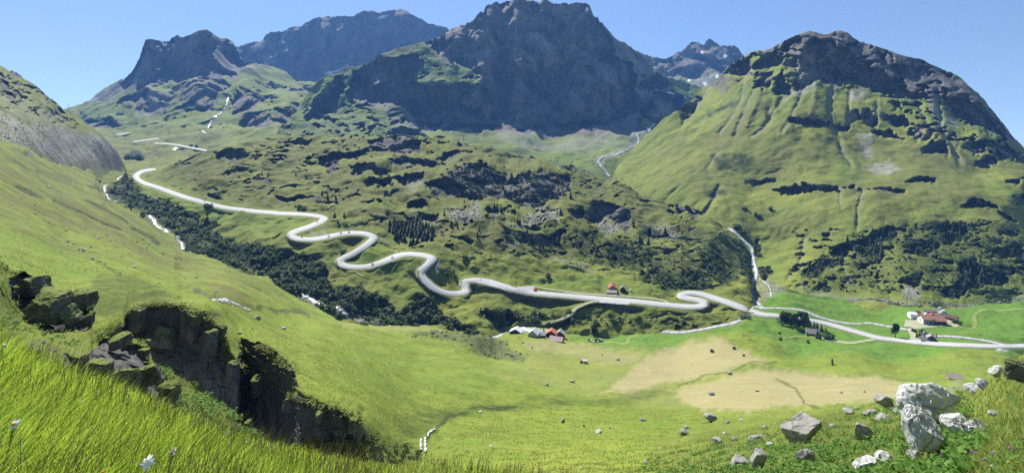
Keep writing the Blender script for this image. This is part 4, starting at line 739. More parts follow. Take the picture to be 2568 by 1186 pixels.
def cards(centers, size, seed, up=0.35, aspect=1.0):
    """leaf-sized faces, one at each centre"""
    r = np.random.default_rng(seed); n = len(centers)
    nrm = r.normal(size=(n, 3)); nrm[:, 2] = np.abs(nrm[:, 2]) + up; nrm /= np.linalg.norm(nrm, axis=1)[:, None]
    a = np.cross(nrm, r.normal(size=(n, 3))); a /= np.linalg.norm(a, axis=1)[:, None] + 1e-9
    b = np.cross(nrm, a)
    sz = np.broadcast_to(np.asarray(size, float), (n,)) * r.uniform(0.6, 1.35, n)
    a = a * sz[:, None] * 0.5 * aspect; b = b * sz[:, None] * 0.5
    V = np.stack([centers - a - b * .7, centers + a * .9 - b, centers + a + b * .8, centers - a * .8 + b], 1).reshape(-1, 3)
    F = np.arange(n * 4).reshape(n, 4)
    return V, F

def blob_points(n, rad, seed, shell=0.55, lumps=6):
    """points in a lumpy crown: several overlapping balls, thin in between"""
    r = np.random.default_rng(seed)
    rad = np.array(rad, float)
    out = []
    lc = r.normal(size=(lumps, 3)); lc /= np.linalg.norm(lc, axis=1)[:, None]
    lc = lc * r.uniform(0.25, 0.72, (lumps, 1)); lr = r.uniform(0.34, 0.58, lumps)
    per = max(1, n // lumps)
    for i in range(lumps):
        q = r.normal(size=(per, 3)); q /= np.linalg.norm(q, axis=1)[:, None]
        q = lc[i] + q * lr[i] * (shell + (1 - shell) * r.uniform(0, 1, (per, 1)) ** 0.5)
        out.append(q)
    return np.concatenate(out) * rad

def tube_mesh(pts, radii, n=6):
    P = [Vector(p) for p in pts]; V = []; F = []
    for i, p in enumerate(P):
        d = (P[min(i + 1, len(P) - 1)] - P[max(i - 1, 0)]).normalized()
        a = d.orthogonal().normalized(); b = d.cross(a)
        for k in range(n):
            t = 2 * math.pi * k / n
            V.append(p + (a * math.cos(t) + b * math.sin(t)) * radii[i])
    for i in range(len(P) - 1):
        for k in range(n):
            F.append((i * n + k, i * n + (k + 1) % n, (i + 1) * n + (k + 1) % n, (i + 1) * n + k))
    F.append(tuple(range(n))[::-1]); F.append(tuple((len(P) - 1) * n + k for k in range(n)))
    return [tuple(v) for v in V], F

def join_geo(geos):
    V, F, o = [], [], 0
    for v, f in geos:
        V += [tuple(p) for p in v]; F += [tuple(i + o for i in q) for q in f]; o += len(v)
    return V, F

def spruce_parts(seed, h=10.0, rad=1.9, levels=17):
    r = np.random.default_rng(seed)
    trunk = tube_mesh([(0, 0, -0.5), (0.03, 0, h * .3), (0, 0.04, h * .7), (0, 0, h * .98)], [0.24, 0.19, 0.10, 0.02])
    V, F = [], []
    for k in range(levels):
        t = k / (levels - 1)
        z = h * (0.10 + 0.88 * t); rr = rad * (1 - t) ** 0.85 * r.uniform(0.75, 1.15) + 0.12
        nb = int(11 - 5 * t)
        for j in range(nb):
            if r.uniform() < 0.08: continue
            a = 2 * math.pi * (j + r.uniform(-.35, .35)) / nb + k * 0.7
            L = rr * r.uniform(0.65, 1.2); w_ = L * 0.36 + 0.12; dr = 0.30 * L + 0.1
            ca, sa = math.cos(a), math.sin(a); zz = z + r.uniform(-.15, .15) * h / levels
            o = len(V)
            V += [(0.05 * ca, 0.05 * sa, zz + .16), (L * .6 * ca - w_ * sa, L * .6 * sa + w_ * ca, zz - dr * .75), (L * ca, L * sa, zz - dr * .8), (L * .6 * ca + w_ * sa, L * .6 * sa - w_ * ca, zz - dr * .75),
                  (L * .55 * ca, L * .55 * sa, zz - dr * .12)]
            F += [(o, o + 1, o + 4), (o + 1, o + 2, o + 4), (o + 2, o + 3, o + 4), (o + 3, o, o + 4)]
    return trunk, (V, F)

def broad_parts(seed, h=9.0, rad=3.0, n=700, leaf=0.6):
    r = np.random.default_rng(seed)
    geos = [tube_mesh([(0, 0, -.5), (0.05, 0, h * .2), (0, .1, h * .55)], [0.32, 0.26, 0.12])]
    for i in range(5):
        a = 2 * math.pi * i / 5 + r.uniform(-.4, .4); q = rad * r.uniform(.4, .7)
        geos.append(tube_mesh([(0, 0, h * (.2 + .05 * i)), (q * .5 * math.cos(a), q * .5 * math.sin(a), h * .45), (q * math.cos(a), q * math.sin(a), h * r.uniform(.55, .8))], [0.13, 0.09, 0.03], 5))
    c = blob_points(n, (rad, rad, h * .45), seed + 1, 0.6, 9) + np.array([0, 0, h * .56])
    return join_geo(geos), cards(c, leaf, seed + 2)

ORD = ['leftmost', 'second from the left', 'third from the left', 'fourth from the left', 'fifth from the left', 'sixth from the left', 'seventh from the left', 'eighth from the left', 'ninth from the left', 'tenth from the left', 'eleventh from the left', 'twelfth from the left', 'thirteenth from the left', 'fourteenth from the left', 'fifteenth from the left', 'sixteenth from the left', 'seventeenth from the left', 'eighteenth from the left', 'nineteenth from the left', 'twentieth from the left', 'twenty-first from the left', 'twenty-second from the left', 'twenty-third from the left', 'twenty-fourth from the left', 'twenty-fifth from the left', 'twenty-sixth from the left', 'twenty-seventh from the left', 'twenty-eighth from the left', 'twenty-ninth from the left', 'thirtieth from the left', 'thirty-first from the left', 'thirty-second from the left', 'thirty-third from the left', 'thirty-fourth from the left', 'thirty-fifth from the left', 'thirty-sixth from the left']

class Kind:
    """a plant kind: a few grown shapes, each placed first as itself and then as copies"""
    def __init__(s, name, cat, makers, mats):
        s.name, s.cat, s.makers, s.mats = name, cat, makers, mats
        s.first = [None] * len(makers); s.n = 0
    def put(s, loc, scale, label, group=None, rz=None, which=None):
        k = s.n % len(s.makers) if which is None else which; s.n += 1
        rz = random.uniform(0, 6.28) if rz is None else rz
        if s.first[k] is None:
            trunk, crown = s.makers[k]()
            t = thing(s.name, label, s.cat, loc, rz, group)
            t.scale = scale if isinstance(scale, tuple) else (scale,) * 3
            mesh_obj('trunk', trunk[0], trunk[1], M_trunk, t, True)
            mesh_obj('crown', crown[0], crown[1], s.mats, t)
            s.first[k] = t
            return t
        return copy_thing(s.first[k], loc, rz, scale, label, group)

spruce = Kind('spruce_tree', 'tree', [lambda i=i: spruce_parts(100 + i, 10.0, (2.5, 2.1, 2.9, 2.3)[i]) for i in range(4)], M_spruce)
broad = Kind('broadleaf_tree', 'tree', [lambda i=i: broad_parts(200 + i, 9.0, (3.0, 2.6, 3.3)[i]) for i in range(3)], M_decid)
bush = Kind('bush', 'bush', [lambda i=i: (tube_mesh([(0, 0, -.3), (.1, 0, .5), (.2, .1, 1.1)], [.08, .06, .03], 5), cards(blob_points(190, (1.9, 1.9, 1.25), 300 + i, .6, 6) + np.array([0, 0, 1.1]), .55, 310 + i)) for i in range(3)], M_alder)

def row(kind, sheet, pts, hpx, label, group, unit=10.0, jit=0.2, fat=1.0):
    """trees at foot points given in image pixels, ordered from left to right so that each label can name its place"""
    pts = sorted(pts)
    for i, p in enumerate(pts):
        h = p[2] if len(p) > 2 else hpx * random.uniform(1 - jit, 1 + jit)
        P = sheet.pt(p[0], p[1])
        sc = h * P[1] / FOC / unit
        lab = label.replace('@', ORD[i]) if len(pts) > 1 else label
        kind.put(P - Vector((0, 0, 0.1 * sc)), (sc * fat * random.uniform(.85, 1.15), sc * fat * random.uniform(.85, 1.15), sc), lab, group)

# the spruce grove above the third bend
gp = []
for yy, x0, x1, n in ((563, 985, 1060, 8), (575, 975, 1075, 11), (586, 970, 1088, 12), (597, 978, 1088, 11), (606, 990, 1086, 9)):
    for i in range(n): gp.append((x0 + (x1 - x0) * (i + random.uniform(.2, .8)) / n, yy + random.uniform(-3, 3), random.uniform(17, 25)))
for k, nm in ((0, 'back'), (1, 'second'), (2, 'middle'), (3, 'fourth'), (4, 'front')):
    lo = sum((8, 11, 12, 11, 9)[:k])
    row(spruce, S_H, gp[lo:lo + (8, 11, 12, 11, 9)[k]], 28, 'dark spruce of the dense grove, %s rank, @' % nm, 'spruces of the dense grove above the road bends', fat=1.5)
# spruces scattered on the knoll
row(spruce, S_H, K5((340,310),(590,450),(745,450),(795,540),(840,540),(980,620),(995,570),(1120,430),(1148,430),(1100,415),(1265,500),(1280,510)), 21, 'lone spruce under the left dark cliffs, @', 'spruces scattered over the knoll')
row(spruce, S_H, K5((1330,590),(1415,640),(1420,690),(1445,690),(1530,620),(1550,655),(1570,450),(1700,700),(1685,690),(1640,330),(1540,340),(1500,350)), 22, 'lone spruce under the right dark cliffs, @', 'spruces scattered over the knoll')
row(spruce, S_H, K5((1800,590),(1830,710),(1870,740),(1770,480),(1790,640),(2060,470),(2085,530),(2130,630),(2145,640),(2190,640),(2310,550),(2000,690),(1960,680)), 22, 'lone spruce on the right flank of the knoll, @', 'spruces scattered over the knoll')
row(spruce, S_H, KR((205,200),(238,195),(600,60),(515,50),(590,260),(690,260)) + K4((1855,160),(1900,175),(2095,165),(2030,250),(2280,300),(2320,325),(2380,330),(2370,465)), 15, 'lone spruce on the heath above the upper road, @', 'spruces scattered over the knoll')
row(spruce, S_H, K6((240,720),(250,730),(340,640),(60,620)), 14, 'small spruce by the footpath on the right end of the knoll, @', 'spruces scattered over the knoll')
# the wood-dotted slope behind the farm
wp = []
for q in E_SH[:6]:
    Q = np.array(q); c0 = Q.min(0); c1 = Q.max(0)
    need = int(4 + (c1[0] - c0[0]) * (c1[1] - c0[1]) / 420); k = 0; tries = 0
    while k < need and tries < 3000:
        tries += 1
        x = random.uniform(c0[0], c1[0]); y = random.uniform(c0[1], c1[1])
        if poly_mask(np.array([x]), np.array([y]), q, 1.0)[0] > .5: wp.append((x, y)); k += 1
wp.sort()
for i in range(0, len(wp), 30):
    row(spruce, S_E, wp[i:i + 30], 21, 'dark spruce behind the farm, in the %s, @' % ('left-hand clumps', 'middle clumps', 'right-hand clumps', 'far right clumps', 'rightmost clumps')[min(i // 30, 4)], 'spruces on the slope behind the farm')
# trees in the valley
row(spruce, S_G, [(1364, 842, 24)], 24, 'slim dark tree between the white-roofed and orange-roofed houses', None)
row(broad, S_G, [(1491, 848, 38)], 38, 'single dark tree with a broad crown beside two parked cars', None, 9.0)
row(broad, S_G, [(2245, 846, 40)], 40, 'tall lone tree casting a long shadow beside the valley road', None, 9.0, fat=.8)
cl = [(1962, 812), (1972, 816), (1984, 819), (1995, 820), (2006, 821), (2017, 821), (2026, 818), (1968, 805), (1980, 806), (1994, 807), (2008, 808), (2020, 808)]
row(broad, S_G, [(x, y, random.uniform(24, 32)) for x, y in cl], 28, 'dark rounded tree of the roadside clump, @', 'trees of the dense clump beside the road', 9.0)
row(spruce, S_G, [(2042, 822, 20), (2049, 828, 22), (2052, 838, 18), (2060, 832, 22), (2066, 842, 20), (2071, 836, 18), (2025, 842, 12), (2050, 848, 28), (2056, 850, 24)], 20, 'small spruce around the house below the clump, @', 'spruces around the grey-roofed house')
row(bush, S_G, [(2079, 851, 20), (2086, 850, 14)], 18, 'round dark bush by the side path, @', 'bushes by the side path', 2.3)
row(spruce, S_G, [(2299, 846, 17), (2306, 847, 18)], 18, 'bushy dark spruce left of the grey roadside house, @', 'spruces left of the roadside house')
row(spruce, S_G, [(2337, 842, 10), (2343, 845, 8), (2348, 845, 12)], 10, 'small spruce behind the grey roadside house, @', 'spruces behind the roadside house')
row(bush, S_G, [(2294, 831, 9), (2316, 836, 12), (1410, 846, 8), (2396, 810, 9), (2403, 813, 9)], 9, 'low dark bush between the valley houses, @', 'bushes between the valley houses', 2.3)
row(bush, S_G, [(1958, 850, 8), (2027, 857, 8), (1954, 832, 5), (2002, 818, 5), (1785, 885, 9), (1842, 874, 7), (1865, 890, 6)], 7, 'little bush alone in the pasture, @', 'bushes in the pasture', 2.3)
row(bush, S_H, KR((240,195),(270,200),(670,660),(690,640)) + K4((970,300),(1000,310),(890,190),(1460,400),(1490,395)), 10, 'dark bush beside the upper road, @', 'bushes beside the upper road', 2.3)
row(bush, S_H, KH((560,690),(590,640),(610,700),(1740,770),(1760,800),(1620,640),(1340,620),(1040,110)), 14, 'dark bush on the bank between the road and the river, @', 'bushes on the bank', 2.3)
row(bush, S_E, K6((410,535),(430,545),(550,470),(580,480),(660,430),(470,420),(460,590),(580,690),(560,740),(640,850),(600,880)), 11, 'dark bush beside the stream on the right, @', 'bushes beside the right-hand stream', 2.3)
row(bush, S_A, [(480, 368, 8), (492, 369, 7), (325, 394, 12), (336, 396, 14), (348, 397, 14), (358, 397, 10)], 9, 'dark bush in the upper valley floor, @', 'bushes in the upper valley', 2.3)

def inside(polys, n, seed):
    r = np.random.default_rng(seed); out = []
    areas = []
    for q in polys:
        Q = np.array(q); areas.append(0.5 * abs(np.dot(Q[:, 0], np.roll(Q[:, 1], 1)) - np.dot(Q[:, 1], np.roll(Q[:, 0], 1))))
    tot = sum(areas)
    for q, a in zip(polys, areas):
        Q = np.array(q); k = int(n * a / tot) + 1; c0 = Q.min(0); c1 = Q.max(0)
        p = r.uniform(c0, c1, (k * 8, 2))
        w_ = perlin(p[:, 0] / 14, p[:, 1] / 9, p[:, 0] * 0) * 8
        m = poly_mask(p[:, 0], p[:, 1], q, 3.0, w_) > 0.5
        out.append(p[m][:k])
    return np.concatenate(out)

def thicket(name, sheet, pts, rad, leaf, per, mat, label, seed, flat=0.8):
    r = np.random.default_rng(seed)
    if sheet is S_H:
        for q in STREAM_GORGE + [ROAD_UP]: pts = pts[line_dist(pts[:, 0], pts[:, 1], q) > (11 if q is not ROAD_UP else 16)]
    P = sheet.at(pts[:, 0], pts[:, 1])
    cs, ss = [], []
    protos = [blob_points(per, (1, 1, flat), seed + 7 + i, .65, 5) for i in range(6)]
    for i in range(len(P)):
        rr = rad * (.5 + 1.1 * r.uniform() ** 2.2) * (P[i, 1] / 450.0) ** 0.35
        q = protos[i % 6]; a = r.uniform(0, 6.28)
        c, s_ = math.cos(a), math.sin(a)
        q = np.stack([q[:, 0] * c - q[:, 1] * s_, q[:, 0] * s_ + q[:, 1] * c, q[:, 2]], -1) * rr
        cs.append(q + P[i] + np.array([0, 0, rr * .55])); ss.append(np.full(len(q), leaf * rr / rad))
    V, F = cards(np.concatenate(cs), np.concatenate(ss), seed + 1, .5)
    return stuff(mesh_obj(name, V, F, mat), label, 'shrubs')

thicket('alder_thicket', S_H, inside([H_THICK, H_THICK2] , 2500, 21), 2.0, 0.95, 45, M_alder, 'dark alder thicket filling the gorge below the road', 401)
thicket('alder_thicket', S_H, inside(H_SH + H_DARK + [H_CL[0]], 1150, 22), 1.7, 0.9, 36, M_alder, 'dark shrubs over the knoll and river bank, some added to darken the cliff', 402)  # shrubs on the first cliff outline are added to darken its shaded face
thicket('dwarf_shrubs', S_H, inside([K5((1100,560),(1700,560),(2428,700),(2428,900),(1900,830),(1400,700)), K6((0,450),(250,600),(430,700),(450,900),(0,950)), KH((0,620),(1200,600),(2372,640),(2372,800),(1500,850),(600,780),(0,700))], 800, 23), 0.9, 0.7, 18, M_alder, 'low dark dwarf shrubs speckling the knoll and banks', 403, .55)
thicket('alder_thicket', S_E, inside(E_SH, 900, 24), 1.7, 0.95, 36, M_alder, 'dark shrubs between the spruces behind the farm', 404)
thicket('dwarf_shrubs', S_E, inside([K6((850,850),(1200,640),(1500,570),(1900,500),(2100,520),(2400,650),(2451,800),(2200,1040),(1600,1000),(900,990))], 900, 25), 0.9, 0.7, 18, M_alder, 'low dark dwarf shrubs speckling the slope behind the farm', 405, .55)
thicket('dwarf_shrubs', S_G, inside([G_BUSH], 110, 26), 0.8, 0.4, 24, M_heather, 'low shrubs covering the hump above the river bend', 406, .5)
thicket('dwarf_shrubs', S_G, inside([[(610,1085),(700,1108),(800,1100),(900,1095),(1000,1115),(1055,1135),(1050,1160),(900,1168),(640,1140)]], 420, 27), 0.55, 0.16, 40, M_decid, 'green bushes in the hollow under the dark crag', 407, .8)

# ------------------------------------------------------------------ grass
def blades(name, P, h, wd, seed, mat, label, lean=0.35, wind=(0.55, 0.05), parent=None, tintbase=None):
    r = np.random.default_rng(seed); n = len(P)
    h = np.broadcast_to(h, (n,)) * r.uniform(0.55, 1.25, n); wd = np.broadcast_to(wd, (n,)) * r.uniform(.7, 1.3, n)
    a = r.uniform(0, 2 * math.pi, n)
    side = np.stack([np.cos(a), np.sin(a) * .6, a * 0], -1)
    b = np.stack([wind[0] + r.normal(0, .55, n), wind[1] + r.normal(0, .55, n), np.zeros(n)], -1) * lean
    rows = []
    for t, wf in ((0, 1.0), (.4, .95), (.75, .6), (1.0, .08)):
        c = P + b * (h * t ** 2)[:, None]; c = c.copy(); c[:, 2] += h * t * (1 - 0.18 * t)
        rows.append(c - side * (wd * wf * .5)[:, None]); rows.append(c + side * (wd * wf * .5)[:, None])
    V = np.stack(rows, 1).reshape(-1, 3)
    base = np.arange(n)[:, None] * 8
    F = np.concatenate([base + np.array([[2 * k, 2 * k + 1, 2 * k + 3, 2 * k + 2]]) for k in range(3)], 0)
    o = mesh_obj(name, V, F, mat, parent)
    at = o.data.attributes.new('tint', 'FLOAT', 'POINT')
    tv = r.uniform(0, 1, n) if tintbase is None else np.clip(tintbase + r.normal(0, .25, n), 0, 1)
    at.data.foreach_set('value', np.repeat(tv, 8).astype(np.float32))
    return stuff(o, label, 'grass')

def field(sheet, n, x0, x1, dmax, seed, y1=1330, dmin=0.5, clump=0.0):
    r = np.random.default_rng(seed)
    px = r.uniform(x0, x1, n * 3)
    T = np.interp(px, sheet.x, sheet.T); B = np.minimum(np.interp(px, sheet.x, sheet.B), y1)
    py = T + (B - T) * r.uniform(0, 1, n * 3)
    P = sheet.at(px, py)
    keep = (P[:, 1] < dmax) & (P[:, 1] > dmin)
    if clump: keep &= perlin(P[:, 0] / clump, P[:, 1] / clump, P[:, 0] * 0 + 3.1) > r.uniform(-.5, .35, n * 3)
    rock = sheet.zones['rock']; ri, ci = sheet._ij(px, py)
    keep &= rock[ri.astype(int), ci.astype(int)] < .4
    return P[keep][:n]
g = field(S_N, 52000, -130, 1450, 16, 31)
gh = np.interp(g[:, 1], [1.5, 3, 4.2, 6, 14], [0.20, 0.27, 0.17, 0.15, 0.16]) * (0.65 + 0.6 * smooth(-.5, .6, perlin(g[:, 0] / .8, g[:, 1] / .8, g[:, 0] * 0)))
gh *= np.interp(g[:, 0] / g[:, 1], [-.95, -.3, -.1, .1], [1.1, .9, .65, .5])
blades('grass', g, gh, np.interp(g[:, 1], [1.5, 4, 14], [.0042, .006, .012]), 32, M_blade, 'tall bright green grass of the near meadow', .42, (.62, .1))
g = field(S_N, 5200, -130, 1450, 16, 33)
blades('grass_stalks', g, np.interp(g[:, 1], [1.5, 4, 14], [.26, .40, .40]), np.interp(g[:, 1], [1.5, 4, 14], [.003, .0045, .010]), 34, M_dry, 'thin reddish grass stalks of the near meadow', .3, (.5, .1))
g = field(S_R, 42000, 1520, 2840, 60, 35, 1400)
blades('grass', g, np.interp(g[:, 1], [3, 10, 30, 60], [.16, .20, .26, .34]), np.interp(g[:, 1], [3, 10, 30, 60], [.006, .012, .03, .05]), 36, M_tuft, 'short grass of the stony slope at the right', .5, (.3, 0))
g = field(S_S, 15000, -150, 770, 60, 37)
blades('grass', g, .30, .03, 38, M_tuft, 'short grass around the left crags', .5, (.5, 0))
g = field(S_G, 42000, -100, 2000, 130, 39, 1290, clump=9.0)
blades('grass', g, np.interp(g[:, 1], [40, 130], [.17, .30]), np.interp(g[:, 1], [40, 130], [.05, .12]), 40, M_tuft, 'tussocky grass of the meadow hollow', .6, (.4, 0))
# broad-leaved herbs among the boulders
def herbs(name, pts, seed, size, per, label, mat=M_herb):
    r = np.random.default_rng(seed)
    c = np.repeat(pts, per, 0) + r.normal(0, 1, (len(pts) * per, 3)) * np.array([1, 1, .35]) * size * 1.3 + np.array([0, 0, size * .9])
    V, F = cards(c, size, seed + 1, .9, .7)
    o = mesh_obj(name, V, F, mat)
    at = o.data.attributes.new('tint', 'FLOAT', 'POINT'); at.data.foreach_set('value', np.repeat(r.uniform(0, 1, len(c)), 4).astype(np.float32))
    return stuff(o, label, 'herbs')
hp = field(S_R, 900, 1600, 2440, 45, 41, 1230, clump=2.2)
herbs('herbs', hp, 42, .085, 26, 'leafy green herbs between the boulders at the right')
hp = field(S_R, 500, 2350, 2840, 16, 43, 1300, clump=1.2)
herbs('herbs', hp, 44, .035, 20, 'small leafy herbs on the bank at the far right')
hp = field(S_S, 420, -140, 640, 50, 45, 1100, clump=2.0)
herbs('herbs', hp, 46, .14, 22, 'green herbs hanging on the left crags')

# turf hanging over the lips of the crags
def lip(sheet, line, n, up, seed):
    r = np.random.default_rng(seed); q = resample(line, 1.0); k = r.integers(0, len(q), n)
    px = q[k, 0] + r.normal(0, 3, n); py = q[k, 1] - up + r.normal(0, 3.0, n)
    return sheet.at(px, py)
LIP = [(325,780),(400,762),(450,772),(520,797),(560,850),(575,900),(640,942),(720,982),(800,1018),(870,1045),(900,1060)]
herbs('herbs', lip(S_G, LIP, 260, 0, 51), 52, .17, 14, 'turf and herbs hanging over the lip of the long dark crag', M_tuft)
herbs('herbs', lip(S_G, [(650,872),(690,892),(720,925)], 60, 0, 53), 54, .2, 14, 'turf along the lip of the upper short crag', M_tuft)
# ------------------------------------------------------------------ rocks
def rock_mat(name, a, b, moss, sc, turf=False):
    m = NT(name); p = m.n('ShaderNodeTexCoord').outputs['Object']
    f = m.noise(p, 1.3 * sc, 8.0, 0.72); f2 = m.noise(p, 6.0 * sc, 5.0, 0.7)
    vo = m.n('ShaderNodeTexVoronoi', feature='DISTANCE_TO_EDGE'); vo.inputs['Scale'].default_value = 1.1 * sc
    wn = m.n('ShaderNodeTexNoise'); wn.inputs['Scale'].default_value = 1.6 * sc; wn.inputs['Detail'].default_value = 4; m.l(p, wn.inputs['Vector'])
    mxv = m.n('ShaderNodeMix', data_type='VECTOR'); mxv.inputs[0].default_value = 0.35; m.l(p, mxv.inputs[4]); m.l(wn.outputs['Color'], mxv.inputs[5]); m.l(mxv.outputs[1], vo.inputs['Vector'])
    crack = m.ramp(vo.outputs['Distance'], 0.0, 0.045)
    c = m.mix(m.ramp(f, 0.32, 0.68), a, b)
    c = m.mix(m.math('MULTIPLY', m.ramp(f2, 0.55, 0.75), 0.5), c, tuple(x * 0.5 for x in b))
    c = m.mix(m.math('MULTIPLY', m.math('SUBTRACT', 1.0, crack), 0.55), c, tuple(x * 0.3 for x in b))
    if moss: c = m.mix(m.ramp(m.noise(p, 2.1 * sc, 5.0, 0.6), 0.58, 0.68), c, moss)
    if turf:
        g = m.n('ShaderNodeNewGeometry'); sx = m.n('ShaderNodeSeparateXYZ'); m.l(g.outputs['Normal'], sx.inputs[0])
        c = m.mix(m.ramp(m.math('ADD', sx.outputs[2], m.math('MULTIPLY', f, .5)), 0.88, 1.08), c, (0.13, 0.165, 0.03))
    m.l(c, m.b.inputs['Base Color']); m.b.inputs['Specular IOR Level'].default_value = 0.2
    bn = m.n('ShaderNodeBump'); bn.inputs['Strength'].default_value = 0.8; bn.inputs['Distance'].default_value = 0.06 / sc
    m.l(m.math('ADD', m.math('ADD', f, m.math('MULTIPLY', f2, 0.4)), m.math('MULTIPLY', crack, 0.5)), bn.inputs['Height']); m.l(bn.outputs[0], m.b.inputs['Normal'])
    return m.m
M_rock = rock_mat('grey_rock', (0.36, 0.35, 0.32), (0.20, 0.195, 0.18), (0.14, 0.15, 0.075), 1.2)
M_white = rock_mat('pale_rock', (0.56, 0.57, 0.545), (0.30, 0.31, 0.295), None, 1.2)
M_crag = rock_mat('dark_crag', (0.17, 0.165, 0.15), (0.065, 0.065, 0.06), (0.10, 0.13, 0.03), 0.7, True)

def rock_mesh(name, seed, mat, sub=4, cuts=9, strata=0.0, blocky=0.0, rough=0.10):
    """one boulder: a ball hewn by flat cuts, then weathered"""
    bm = bmesh.new(); bmesh.ops.create_icosphere(bm, subdivisions=sub, radius=1.0)
    V = np.array([v.co[:] for v in bm.verts]); r = np.random.default_rng(seed)
    if False:
        e = np.abs(V) ** (1 - blocky * .75) * np.sign(V); V = e / np.max(np.abs(e), axis=1)[:, None] * np.linalg.norm(V, axis=1)[:, None] * (.75) * (1 - blocky) + e * blocky * .95 if False else e
    for i in range(cuts):
        n = r.normal(size=3)
        if blocky: n = np.eye(3)[i % 3] * r.choice((-1, 1)) + n * .22
        n /= np.linalg.norm(n); dcut = r.uniform(.45, .72) if blocky else r.uniform(.50, .84)
        q = V @ n; ov = np.maximum(q - dcut, 0); V = V - ov[:, None] * n * 0.96
    o = r.uniform(0, 50)
    n1 = perlin(V[:, 0] * 1.4 + o, V[:, 1] * 1.4, V[:, 2] * 1.4); n2 = perlin(V[:, 0] * 4 + o, V[:, 1] * 4, V[:, 2] * 4); n3 = perlin(V[:, 0] * 10 + o, V[:, 1] * 10, V[:, 2] * 10)
    L = 1 + rough * (1.2 * n1 + .7 * (0.4 - np.abs(n2)) + .3 * n3)
    V = V * L[:, None]
    if strata:
        zz = V[:, 2] * 5 + .5 * n1; st = (zz - np.floor(zz)); V[:, :2] *= (1 - strata * np.where(st < .22, 1, 0) + strata * .5 * perlin(np.floor(zz) * 3.1 + o, V[:, 0] * .5, V[:, 1] * .5))[:, None]
    for v, c in zip(bm.verts, V): v.co = c
    me = bpy.data.meshes.new(name); bm.to_mesh(me); bm.free()
    me.materials.append(mat)
    me.polygons.foreach_set('use_smooth', np.ones(len(me.polygons), bool))
    me.set_sharp_from_angle(angle=R_(28))
    return me
import bmesh
M_crag2 = rock_mat('dull_rubble', (0.24, 0.235, 0.215), (0.13, 0.128, 0.115), None, 0.5)
ROCKS = [rock_mesh('boulder', 500 + i, M_rock, 4, 10) for i in range(5)]
WHITES = [rock_mesh('boulder', 540 + i, M_white, 5, 12, rough=.14) for i in range(4)]
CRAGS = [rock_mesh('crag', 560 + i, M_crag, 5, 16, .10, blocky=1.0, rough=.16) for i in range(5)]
BLOCK = rock_mesh('boulder', 611, M_rock, 5, 12, 0, blocky=1.0, rough=.10)
SMALL = [rock_mesh('stone', 580 + i, M_rock, 2, 7) for i in range(4)]
SMALLW = [rock_mesh('stone', 590 + i, M_white, 2, 7) for i in range(3)]

def put_rock(name, me, sheet, px, py, wpx, hpx, label, cat='rock', group=None, tilt=(0, 0, 0), sink=0.25, depth=0.8, d=None):
    """px, py the middle of the rock's foot; wpx, hpx how large it shows"""
    P = sheet.pt(px, py) if d is None else Vector(sheet.at_depth(px, d)[0])
    u = P[1] / FOC
    o = bpy.data.objects.new(name, me); COL.objects.link(o)
    sx = wpx * u * .5 * 1.1; sz = hpx * u * .5 * 1.15
    o.scale = (sx, max(sx, sz) * depth, sz)
    o.location = P + Vector((0, sx * .3, sz * (1 - 2 * sink * .5)))
    o.rotation_euler = tuple(R_(a) for a in tilt)
    return tag(o, label, cat, group)

# pale rocks at the right
put_rock('boulder', WHITES[0], S_R, 2352, 1085, 150, 122, 'big pale block on top of the white rock pile at the right', 'rock', None, (8, -8, 20), .1, .75)
put_rock('boulder', WHITES[1], S_R, 2325, 1165, 100, 125, 'tall pale slab under the big white block', 'rock', None, (-4, 12, 70), .1, .6)
put_rock('boulder', WHITES[2], S_R, 2408, 1102, 66, 56, 'pale slab leaning right of the big white block', 'rock', None, (10, -22, 120), .15, .8)
put_rock('boulder', WHITES[3], S_R, 2452, 1104, 64, 44, 'rightmost flat pale slab of the white rock pile', 'rock', None, (10, -18, 40), .15, .8)
put_rock('boulder', WHITES[1], S_R, 2296, 1162, 34, 38, 'small pale stone at the left foot of the white slab', 'rock', None, (0, 0, 200), .15)
put_rock('boulder', WHITES[2], S_R, 2178, 1196, 66, 48, 'pale boulder cut by the bottom edge left of the rock pile', 'rock', None, (0, 10, 80), .15)
put_rock('boulder', WHITES[0], S_R, 2218, 1165, 44, 28, 'low pale stone behind the boulder at the bottom edge', 'rock', None, (0, 5, 150), .15)
put_rock('boulder', WHITES[3], S_R, 2444, 982, 44, 20, 'pale slab on the skyline of the right bank, lower one', 'rock', None, (0, -18, 0), .2)
put_rock('boulder', WHITES[1], S_R, 2468, 972, 34, 20, 'pale slab on the skyline of the right bank, middle one', 'rock', None, (0, -22, 60), .2)
put_rock('boulder', WHITES[2], S_R, 2503, 948, 42, 34, 'pale ribbed slab on the skyline of the right bank, highest one', 'rock', None, (0, -40, 10), .2)
put_rock('boulder', WHITES[0], S_R, 2496, 1045, 24, 14, 'small pale stone in the grass right of the rock pile', 'rock', None, (0, 0, 10), .2)
put_rock('boulder', CRAGS[0], S_R, 2566, 975, 34, 70, 'dark-streaked rock at the right edge of the picture', 'rock', None, (0, 0, 30), .1)
